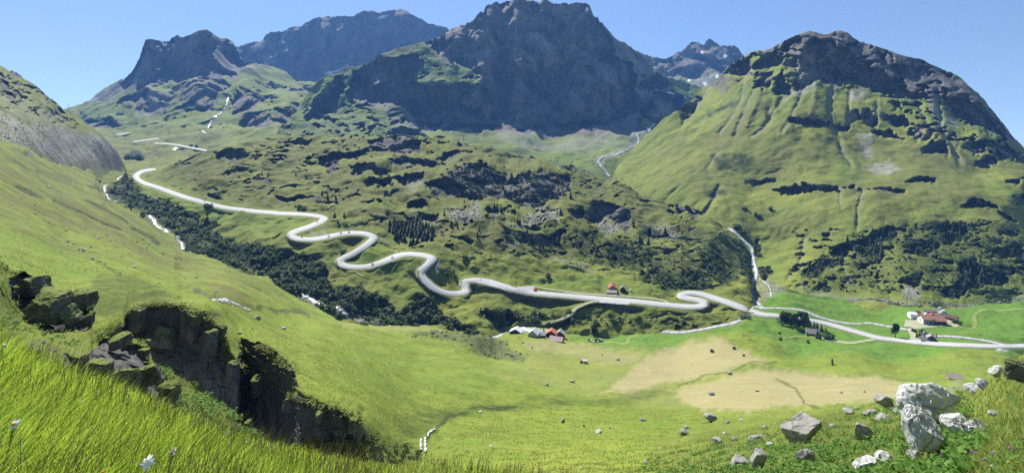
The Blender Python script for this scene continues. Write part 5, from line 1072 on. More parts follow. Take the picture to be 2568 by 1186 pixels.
# grey boulders
put_rock('boulder', BLOCK, S_R, 2024, 1114, 112, 58, 'large dark-sided tilted grey boulder in the middle of the stony slope', 'rock', None, (18, -24, 15), .12, .7)
put_rock('boulder', ROCKS[1], S_R, 2224, 1026, 52, 34, 'rounded grey boulder on the brow left of the white block', 'rock', None, (0, -4, 60), .15)
put_rock('boulder', ROCKS[2], S_R, 2168, 1112, 50, 46, 'pointed grey rock right of the large tilted boulder', 'rock', None, (0, 14, 30), .2)
put_rock('boulder', ROCKS[3], S_R, 1908, 1180, 48, 46, 'upright grey rock at the bottom edge, right of its twin', 'rock', None, (0, 20, 60), .15)
put_rock('boulder', ROCKS[4], S_R, 1858, 1174, 46, 30, 'broad grey rock at the bottom edge, left of the upright one', 'rock', None, (0, 0, 10), .15)
put_rock('boulder', ROCKS[0], S_R, 2022, 1172, 50, 36, 'dark grey rock below the large tilted boulder', 'rock', None, (0, 10, 200), .2)
SR = [(1785, 1048, 38, 16), (1722, 1056, 14, 8), (1716, 1090, 26, 14), (1800, 1115, 26, 18), (1898, 1106, 36, 18), (1842, 1104, 16, 10), (1934, 1124, 20, 12), (1828, 1058, 12, 7), (1820, 1086, 14, 9), (2130, 1040, 28, 14), (2184, 1044, 36, 16), (2216, 1054, 42, 16), (2256, 1040, 24, 10), (2090, 1070, 18, 14), (2012, 1136, 14, 12), (2058, 1152, 14, 10), (2106, 1150, 22, 10), (2262, 1066, 10, 8), (1918, 1074, 12, 8), (1862, 1052, 16, 8), (1738, 1142, 14, 10), (2240, 1030, 16, 10), (2150, 1020, 12, 8), (2270, 1128, 14, 10), (2405, 1168, 12, 10), (2296, 1022, 14, 8)]
SR.sort()
for i, (x, y, w_, h_) in enumerate(SR):
    put_rock('boulder', (ROCKS + WHITES[:1])[i % 6], S_R, x, y, w_, h_, 'small grey boulder of the stony slope, %s' % ORD[i], 'rock', 'small boulders of the stony slope', (random.uniform(-15, 15), random.uniform(-20, 20), random.uniform(0, 360)), .36)
# stones of the meadow in front
SG = [(1412, 1062, 12, 16, 0), (1502, 1088, 22, 10, 1), (1530, 1076, 10, 5, 1), (1464, 1068, 8, 6, 0), (1612, 1058, 20, 9, 0), (1205, 1038, 12, 4, 1), (1372, 966, 12, 8, 0), (1435, 958, 16, 7, 0), (897, 951, 8, 5, 1), (936, 871, 8, 6, 0), (1232, 1122, 12, 5, 1), (710, 823, 22, 9, 1), (645, 800, 26, 14, 0), (738, 812, 6, 4, 0), (1832, 942, 18, 8, 0), (1785, 990, 20, 10, 0), (1900, 984, 14, 5, 0), (1620, 1165, 14, 9, 1), (1705, 1090, 10, 8, 0), (890, 905, 6, 4, 1), (975, 908, 9, 4, 0), (1550, 902, 14, 6, 0), (1310, 862, 10, 4, 0), (1334, 874, 7, 5, 0), (1510, 892, 8, 4, 0), (2110, 985, 12, 5, 0), (2168, 983, 8, 4, 0), (602, 840, 14, 10, 1), (880, 1040, 8, 5, 1)]
SG.sort()
for i, (x, y, w_, h_, k) in enumerate(SG):
    put_rock('stone', ((ROCKS, WHITES)[k])[i % 4], S_G, x, y, w_ * .85, h_ * .9, '%s stone lying in the front meadow, %s' % (('grey', 'pale')[k], ORD[i]), 'rock', 'stones in the front meadow', (random.uniform(-12, 12), random.uniform(-12, 12), random.uniform(0, 360)), .34)
# stones dotted over the left slope
SL = K4((85,385),(245,380),(340,505),(430,480),(465,560),(215,535),(605,540),(590,710),(430,690),(480,640),(520,660),(690,610),(765,595),(820,630),(860,750),(710,790),(740,800),(850,880),(900,840),(950,545),(940,660),(1000,700),(1010,640),(1040,690),(1040,830),(1130,605),(1130,720),(1150,725),(1245,760),(1130,940),(1270,880),(1245,900),(1310,910),(1390,845),(1490,910),(1545,885),(1120,880),(950,815),(905,960),(1530,990),(640,680),(560,700),(700,620),(880,650),(1100,600),(250,440),(150,330),(1060,660),(970,640),(1010,655),(900,640),(780,640),(650,770),(1710,955),(1660,1015),(1865,1020),(1970,1025),(1390,900),(340,250),(1720,860),(1900,1060),(2010,1100))
SL.sort()
for i, (x, y) in enumerate(SL):
    k = 0 if i % 3 == 0 else 1
    w_ = random.choice((4, 4, 5, 5, 6, 7, 9)); half = i // 31
    put_rock('stone', ((ROCKS, WHITES)[k])[i % 4], S_G, x, y, w_, w_ * random.uniform(.5, .8), '%s stone on the grassy left slope, %s part, %s' % (('grey', 'pale')[k], ('upper', 'lower')[half], ORD[i % 31]), 'rock', 'stones on the grassy left slope', (random.uniform(-12, 12), random.uniform(-12, 12), random.uniform(0, 360)), .2)
# crags of the left foreground
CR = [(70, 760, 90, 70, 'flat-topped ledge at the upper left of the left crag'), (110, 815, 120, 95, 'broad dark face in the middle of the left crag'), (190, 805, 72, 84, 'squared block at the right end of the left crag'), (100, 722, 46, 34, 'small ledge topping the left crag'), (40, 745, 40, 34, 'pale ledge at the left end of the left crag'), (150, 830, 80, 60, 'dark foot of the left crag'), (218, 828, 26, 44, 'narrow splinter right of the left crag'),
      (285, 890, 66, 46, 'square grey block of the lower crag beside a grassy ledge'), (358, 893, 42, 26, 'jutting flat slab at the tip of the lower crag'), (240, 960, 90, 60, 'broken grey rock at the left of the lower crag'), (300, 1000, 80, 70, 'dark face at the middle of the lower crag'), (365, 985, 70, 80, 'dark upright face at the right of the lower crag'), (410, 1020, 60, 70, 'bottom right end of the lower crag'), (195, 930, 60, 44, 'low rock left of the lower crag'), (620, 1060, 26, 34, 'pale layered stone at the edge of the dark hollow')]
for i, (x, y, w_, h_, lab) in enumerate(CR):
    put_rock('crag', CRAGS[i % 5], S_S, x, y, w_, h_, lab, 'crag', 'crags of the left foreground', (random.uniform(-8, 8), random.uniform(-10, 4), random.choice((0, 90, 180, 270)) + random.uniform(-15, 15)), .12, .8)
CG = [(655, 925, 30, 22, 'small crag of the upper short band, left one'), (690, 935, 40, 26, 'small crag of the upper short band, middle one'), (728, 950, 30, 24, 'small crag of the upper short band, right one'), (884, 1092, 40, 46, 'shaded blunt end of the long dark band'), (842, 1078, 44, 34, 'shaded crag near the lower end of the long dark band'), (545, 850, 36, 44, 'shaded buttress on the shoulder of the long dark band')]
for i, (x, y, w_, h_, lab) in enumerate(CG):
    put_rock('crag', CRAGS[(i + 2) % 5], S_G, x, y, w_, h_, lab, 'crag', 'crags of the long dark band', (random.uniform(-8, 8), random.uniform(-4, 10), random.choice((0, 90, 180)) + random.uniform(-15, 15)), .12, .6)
_r = np.random.default_rng(77); _b = []
for x, y, w_ in [(2352, 1090, 150), (2325, 1170, 100), (2408, 1106, 66), (2452, 1108, 60), (2022, 1118, 100), (2224, 1030, 50), (2168, 1116, 50), (1908, 1183, 46), (1858, 1178, 46), (2022, 1176, 46), (2190, 1190, 60)] + [(a, b, c) for a, b, c, d_ in SR]:
    n_ = int(6 + w_ * .35); _b.append(np.stack([x + _r.uniform(-.6, .6, n_) * w_, y + _r.uniform(-.02, .16, n_) * w_ + 2], -1))
_b = np.concatenate(_b)
herbs('herbs', S_R.at(_b[:, 0], _b[:, 1]), 78, .075, 22, 'herbs growing round the feet of the boulders', M_herb)
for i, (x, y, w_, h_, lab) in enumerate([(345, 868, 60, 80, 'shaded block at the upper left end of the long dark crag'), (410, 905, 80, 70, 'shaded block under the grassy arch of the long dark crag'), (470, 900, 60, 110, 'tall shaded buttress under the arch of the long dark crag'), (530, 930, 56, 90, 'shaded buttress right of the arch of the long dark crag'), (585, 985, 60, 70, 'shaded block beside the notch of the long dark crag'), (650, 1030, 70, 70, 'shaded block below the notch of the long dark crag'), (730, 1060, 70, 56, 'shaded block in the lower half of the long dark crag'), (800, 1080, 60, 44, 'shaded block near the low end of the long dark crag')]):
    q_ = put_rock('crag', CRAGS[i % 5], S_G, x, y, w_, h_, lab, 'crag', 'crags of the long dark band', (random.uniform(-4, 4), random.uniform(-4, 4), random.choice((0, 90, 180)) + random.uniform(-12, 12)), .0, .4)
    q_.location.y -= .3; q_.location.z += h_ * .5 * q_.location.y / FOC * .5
# rubble too plentiful to count
def rubble(name, sheet, polys, n, seed, size, label, mat):
    pts = inside(polys, n, seed); P = sheet.at(pts[:, 0], pts[:, 1]); r = np.random.default_rng(seed)
    me = SMALL[0]; bv = np.array([v.co[:] for v in me.vertices]); bf = np.array([p.vertices[:] for p in me.polygons])
    Vs, Fs = [], []
    for i in range(len(P)):
        s_ = size * r.uniform(.4, 1.4) ** 1.5; a = r.uniform(0, 6.28); c, q = math.cos(a), math.sin(a)
        v = bv * np.array([1, r.uniform(.6, 1), r.uniform(.5, .9)]) * s_
        Vs.append(np.stack([v[:, 0] * c - v[:, 1] * q, v[:, 0] * q + v[:, 1] * c, v[:, 2]], -1) + P[i]); Fs.append(bf + i * len(bv))
    return stuff(mesh_obj(name, np.concatenate(Vs), np.concatenate(Fs), mat), label, 'stones')
rubble('rubble', S_H, [K5((760,400),(980,370),(1010,440),(950,520),(800,500)), K5((1210,520),(1450,380),(1560,420),(1560,500),(1280,520)), K5((1790,480),(1880,440),(2000,540),(1900,590)), K5((2150,520),(2300,500),(2420,570),(2300,580)), K5((1500,750),(1700,800),(1800,860),(1650,830))], 900, 601, .75, 'grey block rubble under the cliffs of the knoll', M_crag2)
rubble('rubble', S_E, [K6((850,950),(1000,1000),(1300,1040),(1600,1060),(2000,1080),(2400,1040),(2451,980),(2451,1060),(2100,1110),(1600,1090),(1000,1020)), K6((1200,860),(1260,880),(1240,940),(1190,930)), K6((1600,930),(1720,960),(1700,1060),(1580,1030)), K6((480,920),(640,900),(760,980),(740,1080),(500,1100))], 700, 602, .55, 'grey rubble along the foot of the slope behind the farm', M_rock)
rubble('rubble', S_F, [K1((0,830),(130,840),(280,880),(420,880),(560,950),(700,960),(780,1020),(840,1090),(780,1140),(600,1150),(480,1160),(300,1090),(130,1030),(0,1000))], 800, 603, .75, 'grey scree blocks on the left hill', M_rock)
rubble('rubble', S_C, [[(1250,380),(1400,370),(1500,380),(1500,420),(1350,410)], [(860,300),(1040,300),(1060,335),(860,338)]], 260, 604, 1.8, 'scattered blocks on the fan below the middle mountain', M_rock)

# ------------------------------------------------------------------ buildings
M_roof_red = simple_mat('red_tiles', (0.50, 0.25, 0.18), 0.85, 0.3, 1.2)
M_roof_org = simple_mat('orange_tiles', (0.52, 0.20, 0.10), 0.85, 0.25, 1.2)
M_roof_rust = simple_mat('rusty_sheet', (0.34, 0.10, 0.055), 0.7, 0.35, 1.0)
M_roof_pink = simple_mat('faded_red_sheet', (0.45, 0.28, 0.27), 0.7, 0.25, 1.0, (0.42, 0.37, 0.37))
M_roof_grey = simple_mat('slate', (0.35, 0.32, 0.31), 0.85, 0.35, 1.6)
M_roof_brown = simple_mat('brown_roof', (0.15, 0.095, 0.08), 0.85, 0.3, 1.2)
M_roof_white = simple_mat('pale_sheet_roof', (0.66, 0.68, 0.70), 0.5, 0.15, 1.0)
M_wall_white = simple_mat('white_render', (0.80, 0.79, 0.76), 0.9, 0.08, 1.0)
M_wall_grey = simple_mat('grey_or_shade_render', (0.42, 0.42, 0.41), 0.9, 0.2, 1.0)  # real grey walls, and the painted shade on the farmhouse front
M_wall_wood = simple_mat('brown_boards', (0.10, 0.062, 0.04), 0.9, 0.35, 2.0)
M_wall_stone = simple_mat('rubble_wall', (0.30, 0.28, 0.25), 0.95, 0.45, 2.5, bump=.05)
M_glass = simple_mat('dark_panes', (0.03, 0.035, 0.04), 0.15, 0.2, 1.0, spec=.5)
M_conc = simple_mat('concrete', (0.36, 0.35, 0.33), 0.9, 0.2, 0.8)
M_dark = simple_mat('painted_dark', (0.02, 0.02, 0.02), 0.9, 0.2, 1.0)  # stands for the shade inside the bridge arch; also colours the hut gable
M_tent = simple_mat('white_sheeting', (0.85, 0.86, 0.87), 0.55, 0.06, 0.8)

def box_geo(x0, x1, y0, y1, z0, z1):
    V = [(x, y, z) for z in (z0, z1) for y in (y0, y1) for x in (x0, x1)]
    return V, [(0, 2, 3, 1), (4, 5, 7, 6), (0, 1, 5, 4), (2, 6, 7, 3), (0, 4, 6, 2), (1, 3, 7, 5)]

def house(name, label, sheet, px, py, Lpx, Wpx, Hpx, Rpx, rz, roof, wall, wins=0, gable_wins=0, chimney=False, door=True, group=None, cat='house', over=.5, gable_mat=None):
    """gabled building, ridge along its own x axis; sizes as shown, turned into metres at its distance"""
    P = sheet.pt(px, py); u = P[1] / FOC
    L, W, H, RH = Lpx * u, Wpx * u, Hpx * u, Rpx * u
    t = thing(name, label, cat, P - Vector((0, 0, .15)), R_(rz), group)
    x, y = L / 2, W / 2
    V = [(-x, -y, -1.2), (x, -y, -1.2), (x, y, -1.2), (-x, y, -1.2), (-x, -y, H), (x, -y, H), (x, y, H), (-x, y, H), (-x, 0, H + RH), (x, 0, H + RH)]
    F = [(0, 1, 5, 4), (2, 3, 7, 6), (3, 0, 4, 8, 7), (1, 2, 6, 9, 5), (3, 2, 1, 0)]
    o = mesh_obj('wall', V, F, [wall] + ([gable_mat] if gable_mat else []), t)
    if gable_mat:
        for i in (2, 3): o.data.polygons[i].material_index = 1
    ov = over * u * 3; th = .22
    k = RH / y; ye = y + ov; ze = H - ov * k
    xo = x + ov
    R = []
    for sg in (-1, 1):
        Vr = [(-xo, sg * ye, ze + .03), (xo, sg * ye, ze + .03), (xo, 0, H + RH + .03), (-xo, 0, H + RH + .03), (-xo, sg * ye, ze + th + .03), (xo, sg * ye, ze + th + .03), (xo, 0, H + RH + th + .03), (-xo, 0, H + RH + th + .03)]
        R.append((Vr, [(0, 1, 2, 3), (7, 6, 5, 4), (0, 4, 5, 1), (1, 5, 6, 2), (3, 7, 4, 0)]))
    ro = mesh_obj('roof', *join_geo(R), roof, t)
    if chimney:
        mesh_obj('chimney', *box_geo(-x * .5 - .3, -x * .5 + .3, -.3, .3, H + RH * .5, H + RH + 1.0), M_wall_white, ro)
    rows_ = 2 if H > 3.6 and wins > 2 else 1
    for r_ in range(rows_):
        for i in range(wins):
            cx = -x + L * (i + .5) / wins; cz = H * ((.68, .28)[r_] if rows_ == 2 else .55)
            ww = min(.45, L / wins * .28)
            f = mesh_obj('window', *box_geo(cx - ww - .08, cx + ww + .08, -y - .05, -y + .02, cz - .52, cz + .52), M_wall_white, t)
            mesh_obj('pane', *box_geo(cx - ww, cx + ww, -y - .07, -y - .04, cz - .44, cz + .44), M_glass, f)
    for i in range(gable_wins):
        cy = -y + W * (i + .5) / gable_wins
        f = mesh_obj('window', *box_geo(-x - .05, -x + .02, cy - .45, cy + .45, H * .45, H * .45 + .9), M_wall_grey, t)
        mesh_obj('pane', *box_geo(-x - .07, -x - .04, cy - .37, cy + .37, H * .45 + .08, H * .45 + .82), M_glass, f)
    if door:
        hh = min(2.0, H * .8)
        mesh_obj('door', *box_geo(x * .55 - .5, x * .55 + .5, -y - .06, -y + .02, -.1, hh), M_wall_wood, t)
    return t

# farm on the valley floor
house('farmhouse', 'white-gabled farmhouse with red tiled roof in the farmyard', S_G, 2320, 808, 23, 24, 12, 8, -4, M_roof_red, M_wall_grey, 4, 1, group=None, gable_mat=M_wall_white)  # grey on the long walls paints their shade, beside the white gables
house('barn', 'brown wooden barn with a broad red roof joined to the white farmhouse', S_G, 2349, 809, 30, 26, 9, 9, -6, M_roof_red, M_wall_wood, 0, 0, cat='barn')
house('shed', 'small orange-roofed shed behind the white hall', S_G, 2302, 789, 9, 9, 6, 4, 20, M_roof_org, M_wall_wood, 1, 0, cat='shed')
house('shed', 'long low dark shed at the back of the farmyard', S_G, 2334, 783, 26, 8, 4, 3, -3, M_roof_grey, M_wall_wood, 0, 0, cat='shed', door=False)
house('barn', 'long brown-roofed barn along the right side of the farmyard', S_G, 2381, 800, 34, 13, 6, 5, -52, M_roof_brown, M_wall_wood, 0, 0, cat='barn')
house('shed', 'grey lean roof beside the machines at the back of the yard', S_G, 2345, 790, 20, 7, 3, 2, -8, M_roof_grey, M_wall_wood, 0, 0, cat='shed', door=False)
# arched white hall
def arch_hall(px, py, Lpx, Wpx, Hpx, rz, label):
    P = S_G.pt(px, py); u = P[1] / FOC; L, W, H = Lpx * u, Wpx * u, Hpx * u
    t = thing('tent_hall', label, 'hall', P, R_(rz))
    n = 14; V = []; F = []
    for i in range(n + 1):
        a = math.pi * i / n
        for s in (-1, 1): V.append((s * L / 2, -math.cos(a) * W / 2, math.sin(a) ** .7 * H))
    for i in range(n): F.append((2 * i, 2 * i + 1, 2 * i + 3, 2 * i + 2))
    mesh_obj('cover', V, F, M_tent, t, True)
    for s in (-1, 1):
        e = [(s * L / 2 * .985, -math.cos(math.pi * i / n) * W / 2 * .985, math.sin(math.pi * i / n) ** .7 * H * .985) for i in range(n + 1)]
        mesh_obj('end_wall', e, [tuple(range(n + 1))], M_tent if s < 0 else M_wall_grey, t)
    mesh_obj('door', *box_geo(-L * .18, L * .18, -W / 2 - .06, -W / 2 + .06, 0, H * .42), M_wall_grey, t)
arch_hall(2289, 797, 17, 22, 14, -14, 'white arched tent hall at the left end of the farmyard')
# roadside house
house('house', 'grey-roofed house with a dark gable beside the valley road', S_G, 2335, 853, 15, 18, 8, 7, 62, M_roof_grey, M_wall_wood, 2, 2, gable_mat=M_wall_wood)
house('house', 'low grey-roofed annex at the left of the roadside house', S_G, 2315, 854, 16, 12, 5, 5, -12, M_roof_grey, M_wall_white, 1, 1)
house('house', 'grey roof with a white chimney behind the roadside house', S_G, 2322, 846, 18, 10, 7, 5, -4, M_roof_grey, M_wall_grey, 2, 0, chimney=True)
house('house', 'long grey-roofed house among spruces below the round clump', S_G, 2036, 838, 30, 20, 6, 8, -14, M_roof_grey, M_wall_stone, 2, 1)
house('hut', 'pale slate-roofed stone hut at the edge of the green pasture', S_G, 2394, 952, 28, 26, 9, 9, -28, simple_mat('pale_slate', (0.36, 0.32, 0.27), .9, .3, 1.5), M_wall_stone, 0, 0, cat='hut')
# buildings above the road
house('barn', 'barn with a rust-red sheet roof above the road', S_H, 1535, 726, 26, 18, 8, 6, 84, M_roof_rust, M_wall_stone, 0, 0, cat='barn')
house('shed', 'low shed with a faded pink roof in front of the rust-red barn', S_H, 1533, 735, 25, 12, 4, 3.5, -3, M_roof_pink, M_wall_stone, 0, 0, cat='shed', door=False)
house('hut', 'small stone hut with a grey gabled roof right of the red barn', S_H, 1563, 730, 15, 13, 8, 6, 70, M_roof_grey, M_wall_stone, 0, 0, cat='hut', gable_mat=M_dark)
# hamlet by the river
house('house', 'leftmost white-roofed house beside the rapids', S_G, 1295, 839, 20, 30, 8, 8, 74, M_roof_white, M_wall_wood, 1, 0)
house('house', 'white-roofed house with a grey gable in the middle of the hamlet', S_G, 1339, 844, 22, 24, 10, 10, 70, M_roof_white, M_wall_stone, 1, 0, gable_mat=M_wall_grey)
house('shed', 'white lean-to roofed shed beside the slim dark tree', S_G, 1357, 845, 16, 15, 8, 6, 20, M_roof_white, M_wall_wood, 0, 0, cat='shed')
house('house', 'orange-roofed house with a dark gable in the hamlet', S_G, 1383, 846, 20, 27, 12, 9, 78, M_roof_org, M_wall_wood, 2, 0)
house('house', 'grey-brown-roofed house behind the pink roof of the hamlet', S_G, 1405, 846, 18, 22, 11, 8, 78, M_roof_grey, M_wall_wood, 1, 0)
house('barn', 'low barn with a pinkish grey roof in front of the hamlet', S_G, 1396, 855, 32, 20, 5, 7, -22, M_roof_pink, M_wall_wood, 0, 0, cat='barn')

# ------------------------------------------------------------------ bridge, tank, pylons, vehicles
def bridge(px, py):
    P = S_G.pt(px, py); u = P[1] / FOC
    t = thing('road_bridge', 'concrete road bridge over the mouth of the stream', 'bridge', P, R_(-32))
    w_, h = 26 * u, 7 * u
    n = 10; arc = [(-w_ * .22 + w_ * .44 * i / n, h * .1 + h * .62 * math.sin(math.pi * i / n) ** .6) for i in range(n + 1)]
    out = [(-w_ / 2, -3), (-w_ / 2, h)]; V, F = [], []
    poly = [(-w_ / 2, -2.5), (-w_ * .22, -2.5)] + arc + [(w_ * .22, -2.5), (w_ / 2, -2.5), (w_ / 2, h), (-w_ / 2, h)]
    m_ = len(poly)
    for y in (-.35, .35): V += [(a, y - 4.0, b) for a, b in poly]
    F = [tuple(range(m_))[::-1], tuple(range(m_, 2 * m_))] + [(i, (i + 1) % m_, m_ + (i + 1) % m_, m_ + i) for i in range(m_)]
    mesh_obj('arch_wall', V, F, M_conc, t)
    mesh_obj('culvert_shade', *box_geo(-w_ * .24, w_ * .24, -3.4, 3.0, -2.4, h * .75), M_dark, t)  # solid black box painted as the shade inside the arch
    for y in (-4.1, 3.6): mesh_obj('parapet', *box_geo(-w_ * .6, w_ * .6, y - .14, y + .14, h + .02, h + .75), M_conc, t)
bridge(1872, 797)

def cyl_geo(r, z0, z1, n=20, c=(0, 0), r2=None):
    r2 = r if r2 is None else r2
    V = [(c[0] + r * math.cos(2 * math.pi * i / n), c[1] + r * math.sin(2 * math.pi * i / n), z0) for i in range(n)] + [(c[0] + r2 * math.cos(2 * math.pi * i / n), c[1] + r2 * math.sin(2 * math.pi * i / n), z1) for i in range(n)]
    return V, [tuple(range(n))[::-1], tuple(range(n, 2 * n))] + [(i, (i + 1) % n, n + (i + 1) % n, n + i) for i in range(n)]
P = S_H.pt(1582, 731); t = thing('water_tank', 'round white tank on a thin post right of the stone hut', 'tank', P)
mesh_obj('tank', *join_geo([cyl_geo(.95, .9, 1.5), cyl_geo(.95, 1.5, 1.9, r2=.3)]), M_tent, t, True); mesh_obj('post', *cyl_geo(.12, -.5, .9, 8), M_conc, t)
P = S_G.pt(2087, 916); u = P[1] / FOC
t = thing('cairn', 'dark stacked cairn standing alone in the green pasture', 'cairn', P)
for k, (r_, z_) in enumerate(((5, 0), (4, 6), (3.2, 11))):
    mesh_obj('stone', [(a * r_ * u * .8, b * r_ * u * .8, z_ * u + 2.5 * u + c * 3.4 * u) for a, b, c in [v.co[:] for v in SMALL[k].vertices]], [tuple(p.vertices) for p in SMALL[k].polygons], M_crag, t)

M_metal = simple_mat('grey_steel', (0.42, 0.43, 0.45), 0.5, 0.2, 2.0, metal=.3)
PY_ = []
def pylon(sheet, px, base, top, label):
    P = sheet.pt(px, base); h = (base - top) * P[1] / FOC
    t = thing('power_pylon', label, 'pylon', P, 0, 'pylons of the power line')
    geos = [tube_mesh([(sx * h * .035, sy * h * .035, -.5), (0, 0, h)], [.22, .14], 5) for sx in (-1, 1) for sy in (-1, 1)]
    mesh_obj('mast', *join_geo(geos), M_metal, t)
    for k, (f, wl) in enumerate(((.98, .05), (.72, .09), (.55, .09), (.40, .09))):
        mesh_obj('arm', *box_geo(-h * wl, h * wl, -.12, .12, h * f - .12, h * f + .12), M_metal, t)
    return P, h
pa = pylon(S_H, 1162, 356, 321, 'tall grey pylon on the crest of the knoll')
pb = pylon(S_C, 1065, 342, 313, 'faint grey pylon left of and behind the one on the crest')
pc = pylon(S_H, 1545, 468, 446, 'small pylon on the falling right edge of the knoll')
pd = pylon(S_A, 171, 276, 260, 'tiny mast in the notch of the skyline at the far left')
def wire(a, b, fa, fb, k):
    (p, h), (q, g) = a, b
    s = p + Vector((0, 0, h * fa)); e = q + Vector((0, 0, g * fb)); pts = []
    for i in range(17):
        t_ = i / 16; v = s.lerp(e, t_); v.z -= 4 * (e - s).length * .016 * t_ * (1 - t_); pts.append(v)
    return tube_mesh(pts, [.17] * 17, 4)
f4 = (.98, .72, .55, .40)
tag(mesh_obj('power_line', *join_geo([wire(pa, pb, f, f, 0) for f in f4]), M_metal), 'four grey wires strung between the two pylons on the crest', 'power line')
tag(mesh_obj('power_line', *join_geo([wire(pa, pc, f, f, 0) for f in f4]), M_metal), 'four grey wires falling from the crest pylon to the right', 'power line')

def paint(nm, c): return simple_mat(nm, c, 0.4, .1, 2.0, spec=.5)
M_black = paint('black_paint', (.02, .02, .022)); M_wcar = paint('white_paint', (.8, .8, .8)); M_red = paint('red_paint', (.5, .05, .03)); M_orange = paint('orange_paint', (.7, .22, .03)); M_silver = paint('silver_paint', (.5, .52, .55)); M_tyre = simple_mat('rubber', (.02, .02, .02), .9)
M_suit = simple_mat('black_leathers', (.03, .03, .035), .7); M_helmet = paint('helmet_paint', (.55, .55, .56))
def wheel_geo(x, y, r, w_):
    V, F = cyl_geo(r, -w_ / 2, w_ / 2, 14)
    return [(a + x, c + y, b + r) for a, b, c in V], F
def loft_x(sections):
    """closed body from cross outlines along x: (x, half width, z low, z high)"""
    V, F = [], []
    for x, w_, z0, z1 in sections:
        V += [(x, -w_, z0), (x, w_, z0), (x, w_ * .96, (z0 + z1) * .5), (x, w_ * .8, z1), (x, -w_ * .8, z1), (x, -w_ * .96, (z0 + z1) * .5)]
    n = len(sections)
    for i in range(n - 1):
        for k in range(6): F.append((i * 6 + k, i * 6 + (k + 1) % 6, (i + 1) * 6 + (k + 1) % 6, (i + 1) * 6 + k))
    F += [tuple(range(6))[::-1], tuple((n - 1) * 6 + k for k in range(6))]
    return V, F
def car(sheet, px, py, rz, mat, label, name='car', s=.62, van=False, group=None):
    P = sheet.pt(px, py, .25); t = thing(name, label, 'van' if van else 'car', P, R_(rz), group, s)
    if van:
        mesh_obj('body', *loft_x([(-2.4, .85, .35, 1.9), (-2.3, .9, .3, 2.1), (1.3, .9, .3, 2.1), (1.8, .88, .3, 1.5), (2.4, .8, .35, 1.0)]), mat, t)
        mesh_obj('windscreen', [(1.36, -.7, 2.0), (1.36, .7, 2.0), (1.84, .72, 1.5), (1.84, -.72, 1.5)], [(0, 1, 2, 3)], M_glass, t)
    else:
        mesh_obj('body', *loft_x([(-2.1, .75, .4, .8), (-2.0, .84, .3, .95), (-.9, .86, .25, .98), (1.0, .86, .25, .92), (1.9, .82, .3, .8), (2.1, .7, .35, .7)]), mat, t)
        mesh_obj('cabin', *loft_x([(-1.7, .74, .9, 1.0), (-1.1, .72, .9, 1.45), (.2, .72, .9, 1.48), (1.0, .74, .88, .95)]), M_glass, t)
    for x in (-1.35, 1.35):
        for y in (-.8, .8): mesh_obj('wheel', *wheel_geo(x, y, .33, .22), M_tyre, t)
    return t
car(S_G, 1478, 852, 4, M_wcar, 'white car parked left of the single tree in the meadow', s=.75)
car(S_G, 1495, 853, -6, M_wcar, 'white-roofed car parked under the single tree', s=.75)
car(S_H, 1550, 741, 60, M_silver, 'silver car on the track below the stone hut', s=.6)
car(S_G, 2366, 785, 8, M_wcar, 'white van parked at the back right of the farmyard', 'van', .85, True)
car(S_G, 2357, 777, 30, M_silver, 'silver van behind the farm near the rubble', 'van', .8, True)
car(S_G, 2367, 809, 40, M_wcar, 'white car on the lane beside the red-roofed barn', s=.6)
car(S_G, 2371, 812, 10, M_silver, 'grey car at the corner of the red-roofed barn', s=.6)
car(S_H, 1342, 729, 20, M_orange, 'orange works van parked on the gravel pull-out', 'van', .62, True)
# hay truck in the field
P = S_G.pt(1464, 908, .1); t = thing('hay_truck', 'red truck with a grey load box in the mown field', 'truck', P, R_(172), None, .72)
mesh_obj('cab', *loft_x([(1.0, .95, .5, 1.9), (1.2, 1.0, .45, 2.1), (2.1, 1.0, .45, 2.1), (2.5, .95, .5, 1.3)]), M_red, t)
mesh_obj('load_box', *box_geo(-2.6, .9, -1.05, 1.05, .8, 2.3), M_silver, t)
mesh_obj('chassis', *box_geo(-2.6, 2.2, -.5, .5, .45, .78), M_black, t)
for x in (-1.9, -1.0, 1.7):
    for y in (-.95, .95): mesh_obj('wheel', *wheel_geo(x, y, .5, .3), M_tyre, t)
# red machine and white covers behind the farmhouse
P = S_G.pt(2342, 797); t = thing('farm_machine', 'red harvester behind the red-roofed barn', 'machine', P + Vector((0, 2, 0)), R_(20), None, 1.0)
mesh_obj('body', *loft_x([(-1.6, .6, .6, 1.9), (-.4, .8, .5, 2.6), (.6, .8, .5, 2.9), (1.6, .6, .6, 1.7)]), M_red, t); mesh_obj('arm', *tube_mesh([(0, 0, 2.6), (1.4, 0, 3.4), (2.6, 0, 2.6)], [.15, .15, .1], 6), M_red, t)
for x in (-1.1, 1.1):
    for y in (-.8, .8): mesh_obj('wheel', *wheel_geo(x, y, .6, .3), M_tyre, t)
def heap(px, py, wpx, hpx, label, mat=M_tent, dy=0):
    P = S_G.pt(px, py); u = P[1] / FOC; n = 9; V, F = [], []
    for i in range(n):
        for j in range(n):
            a, b = i / (n - 1) * 2 - 1, j / (n - 1) * 2 - 1
            V.append((a * wpx * u / 2, b * wpx * u * .3, hpx * u * max(0, 1 - abs(a) ** 2.2) * max(0, 1 - abs(b) ** 2) + .1 * math.sin(7 * a + 5 * b) - .05))
    for i in range(n - 1):
        for j in range(n - 1): F.append((i * n + j, (i + 1) * n + j, (i + 1) * n + j + 1, i * n + j + 1))
    tag(mesh_obj('covered_stack', [tuple(Vector(v) + P + Vector((0, dy, 0))) for v in V], F, mat, None, True), label, 'stack')
heap(2328, 794, 16, 8, 'white sheet over a stack behind the farmhouse', dy=2)
heap(2313, 792, 8, 4, 'small white covered stack beside the orange shed')
heap(2346, 780, 10, 4, 'white covered stack beside the long dark shed')
heap(2363, 784, 0 + 12, 3, 'pale flat stack near the white van')
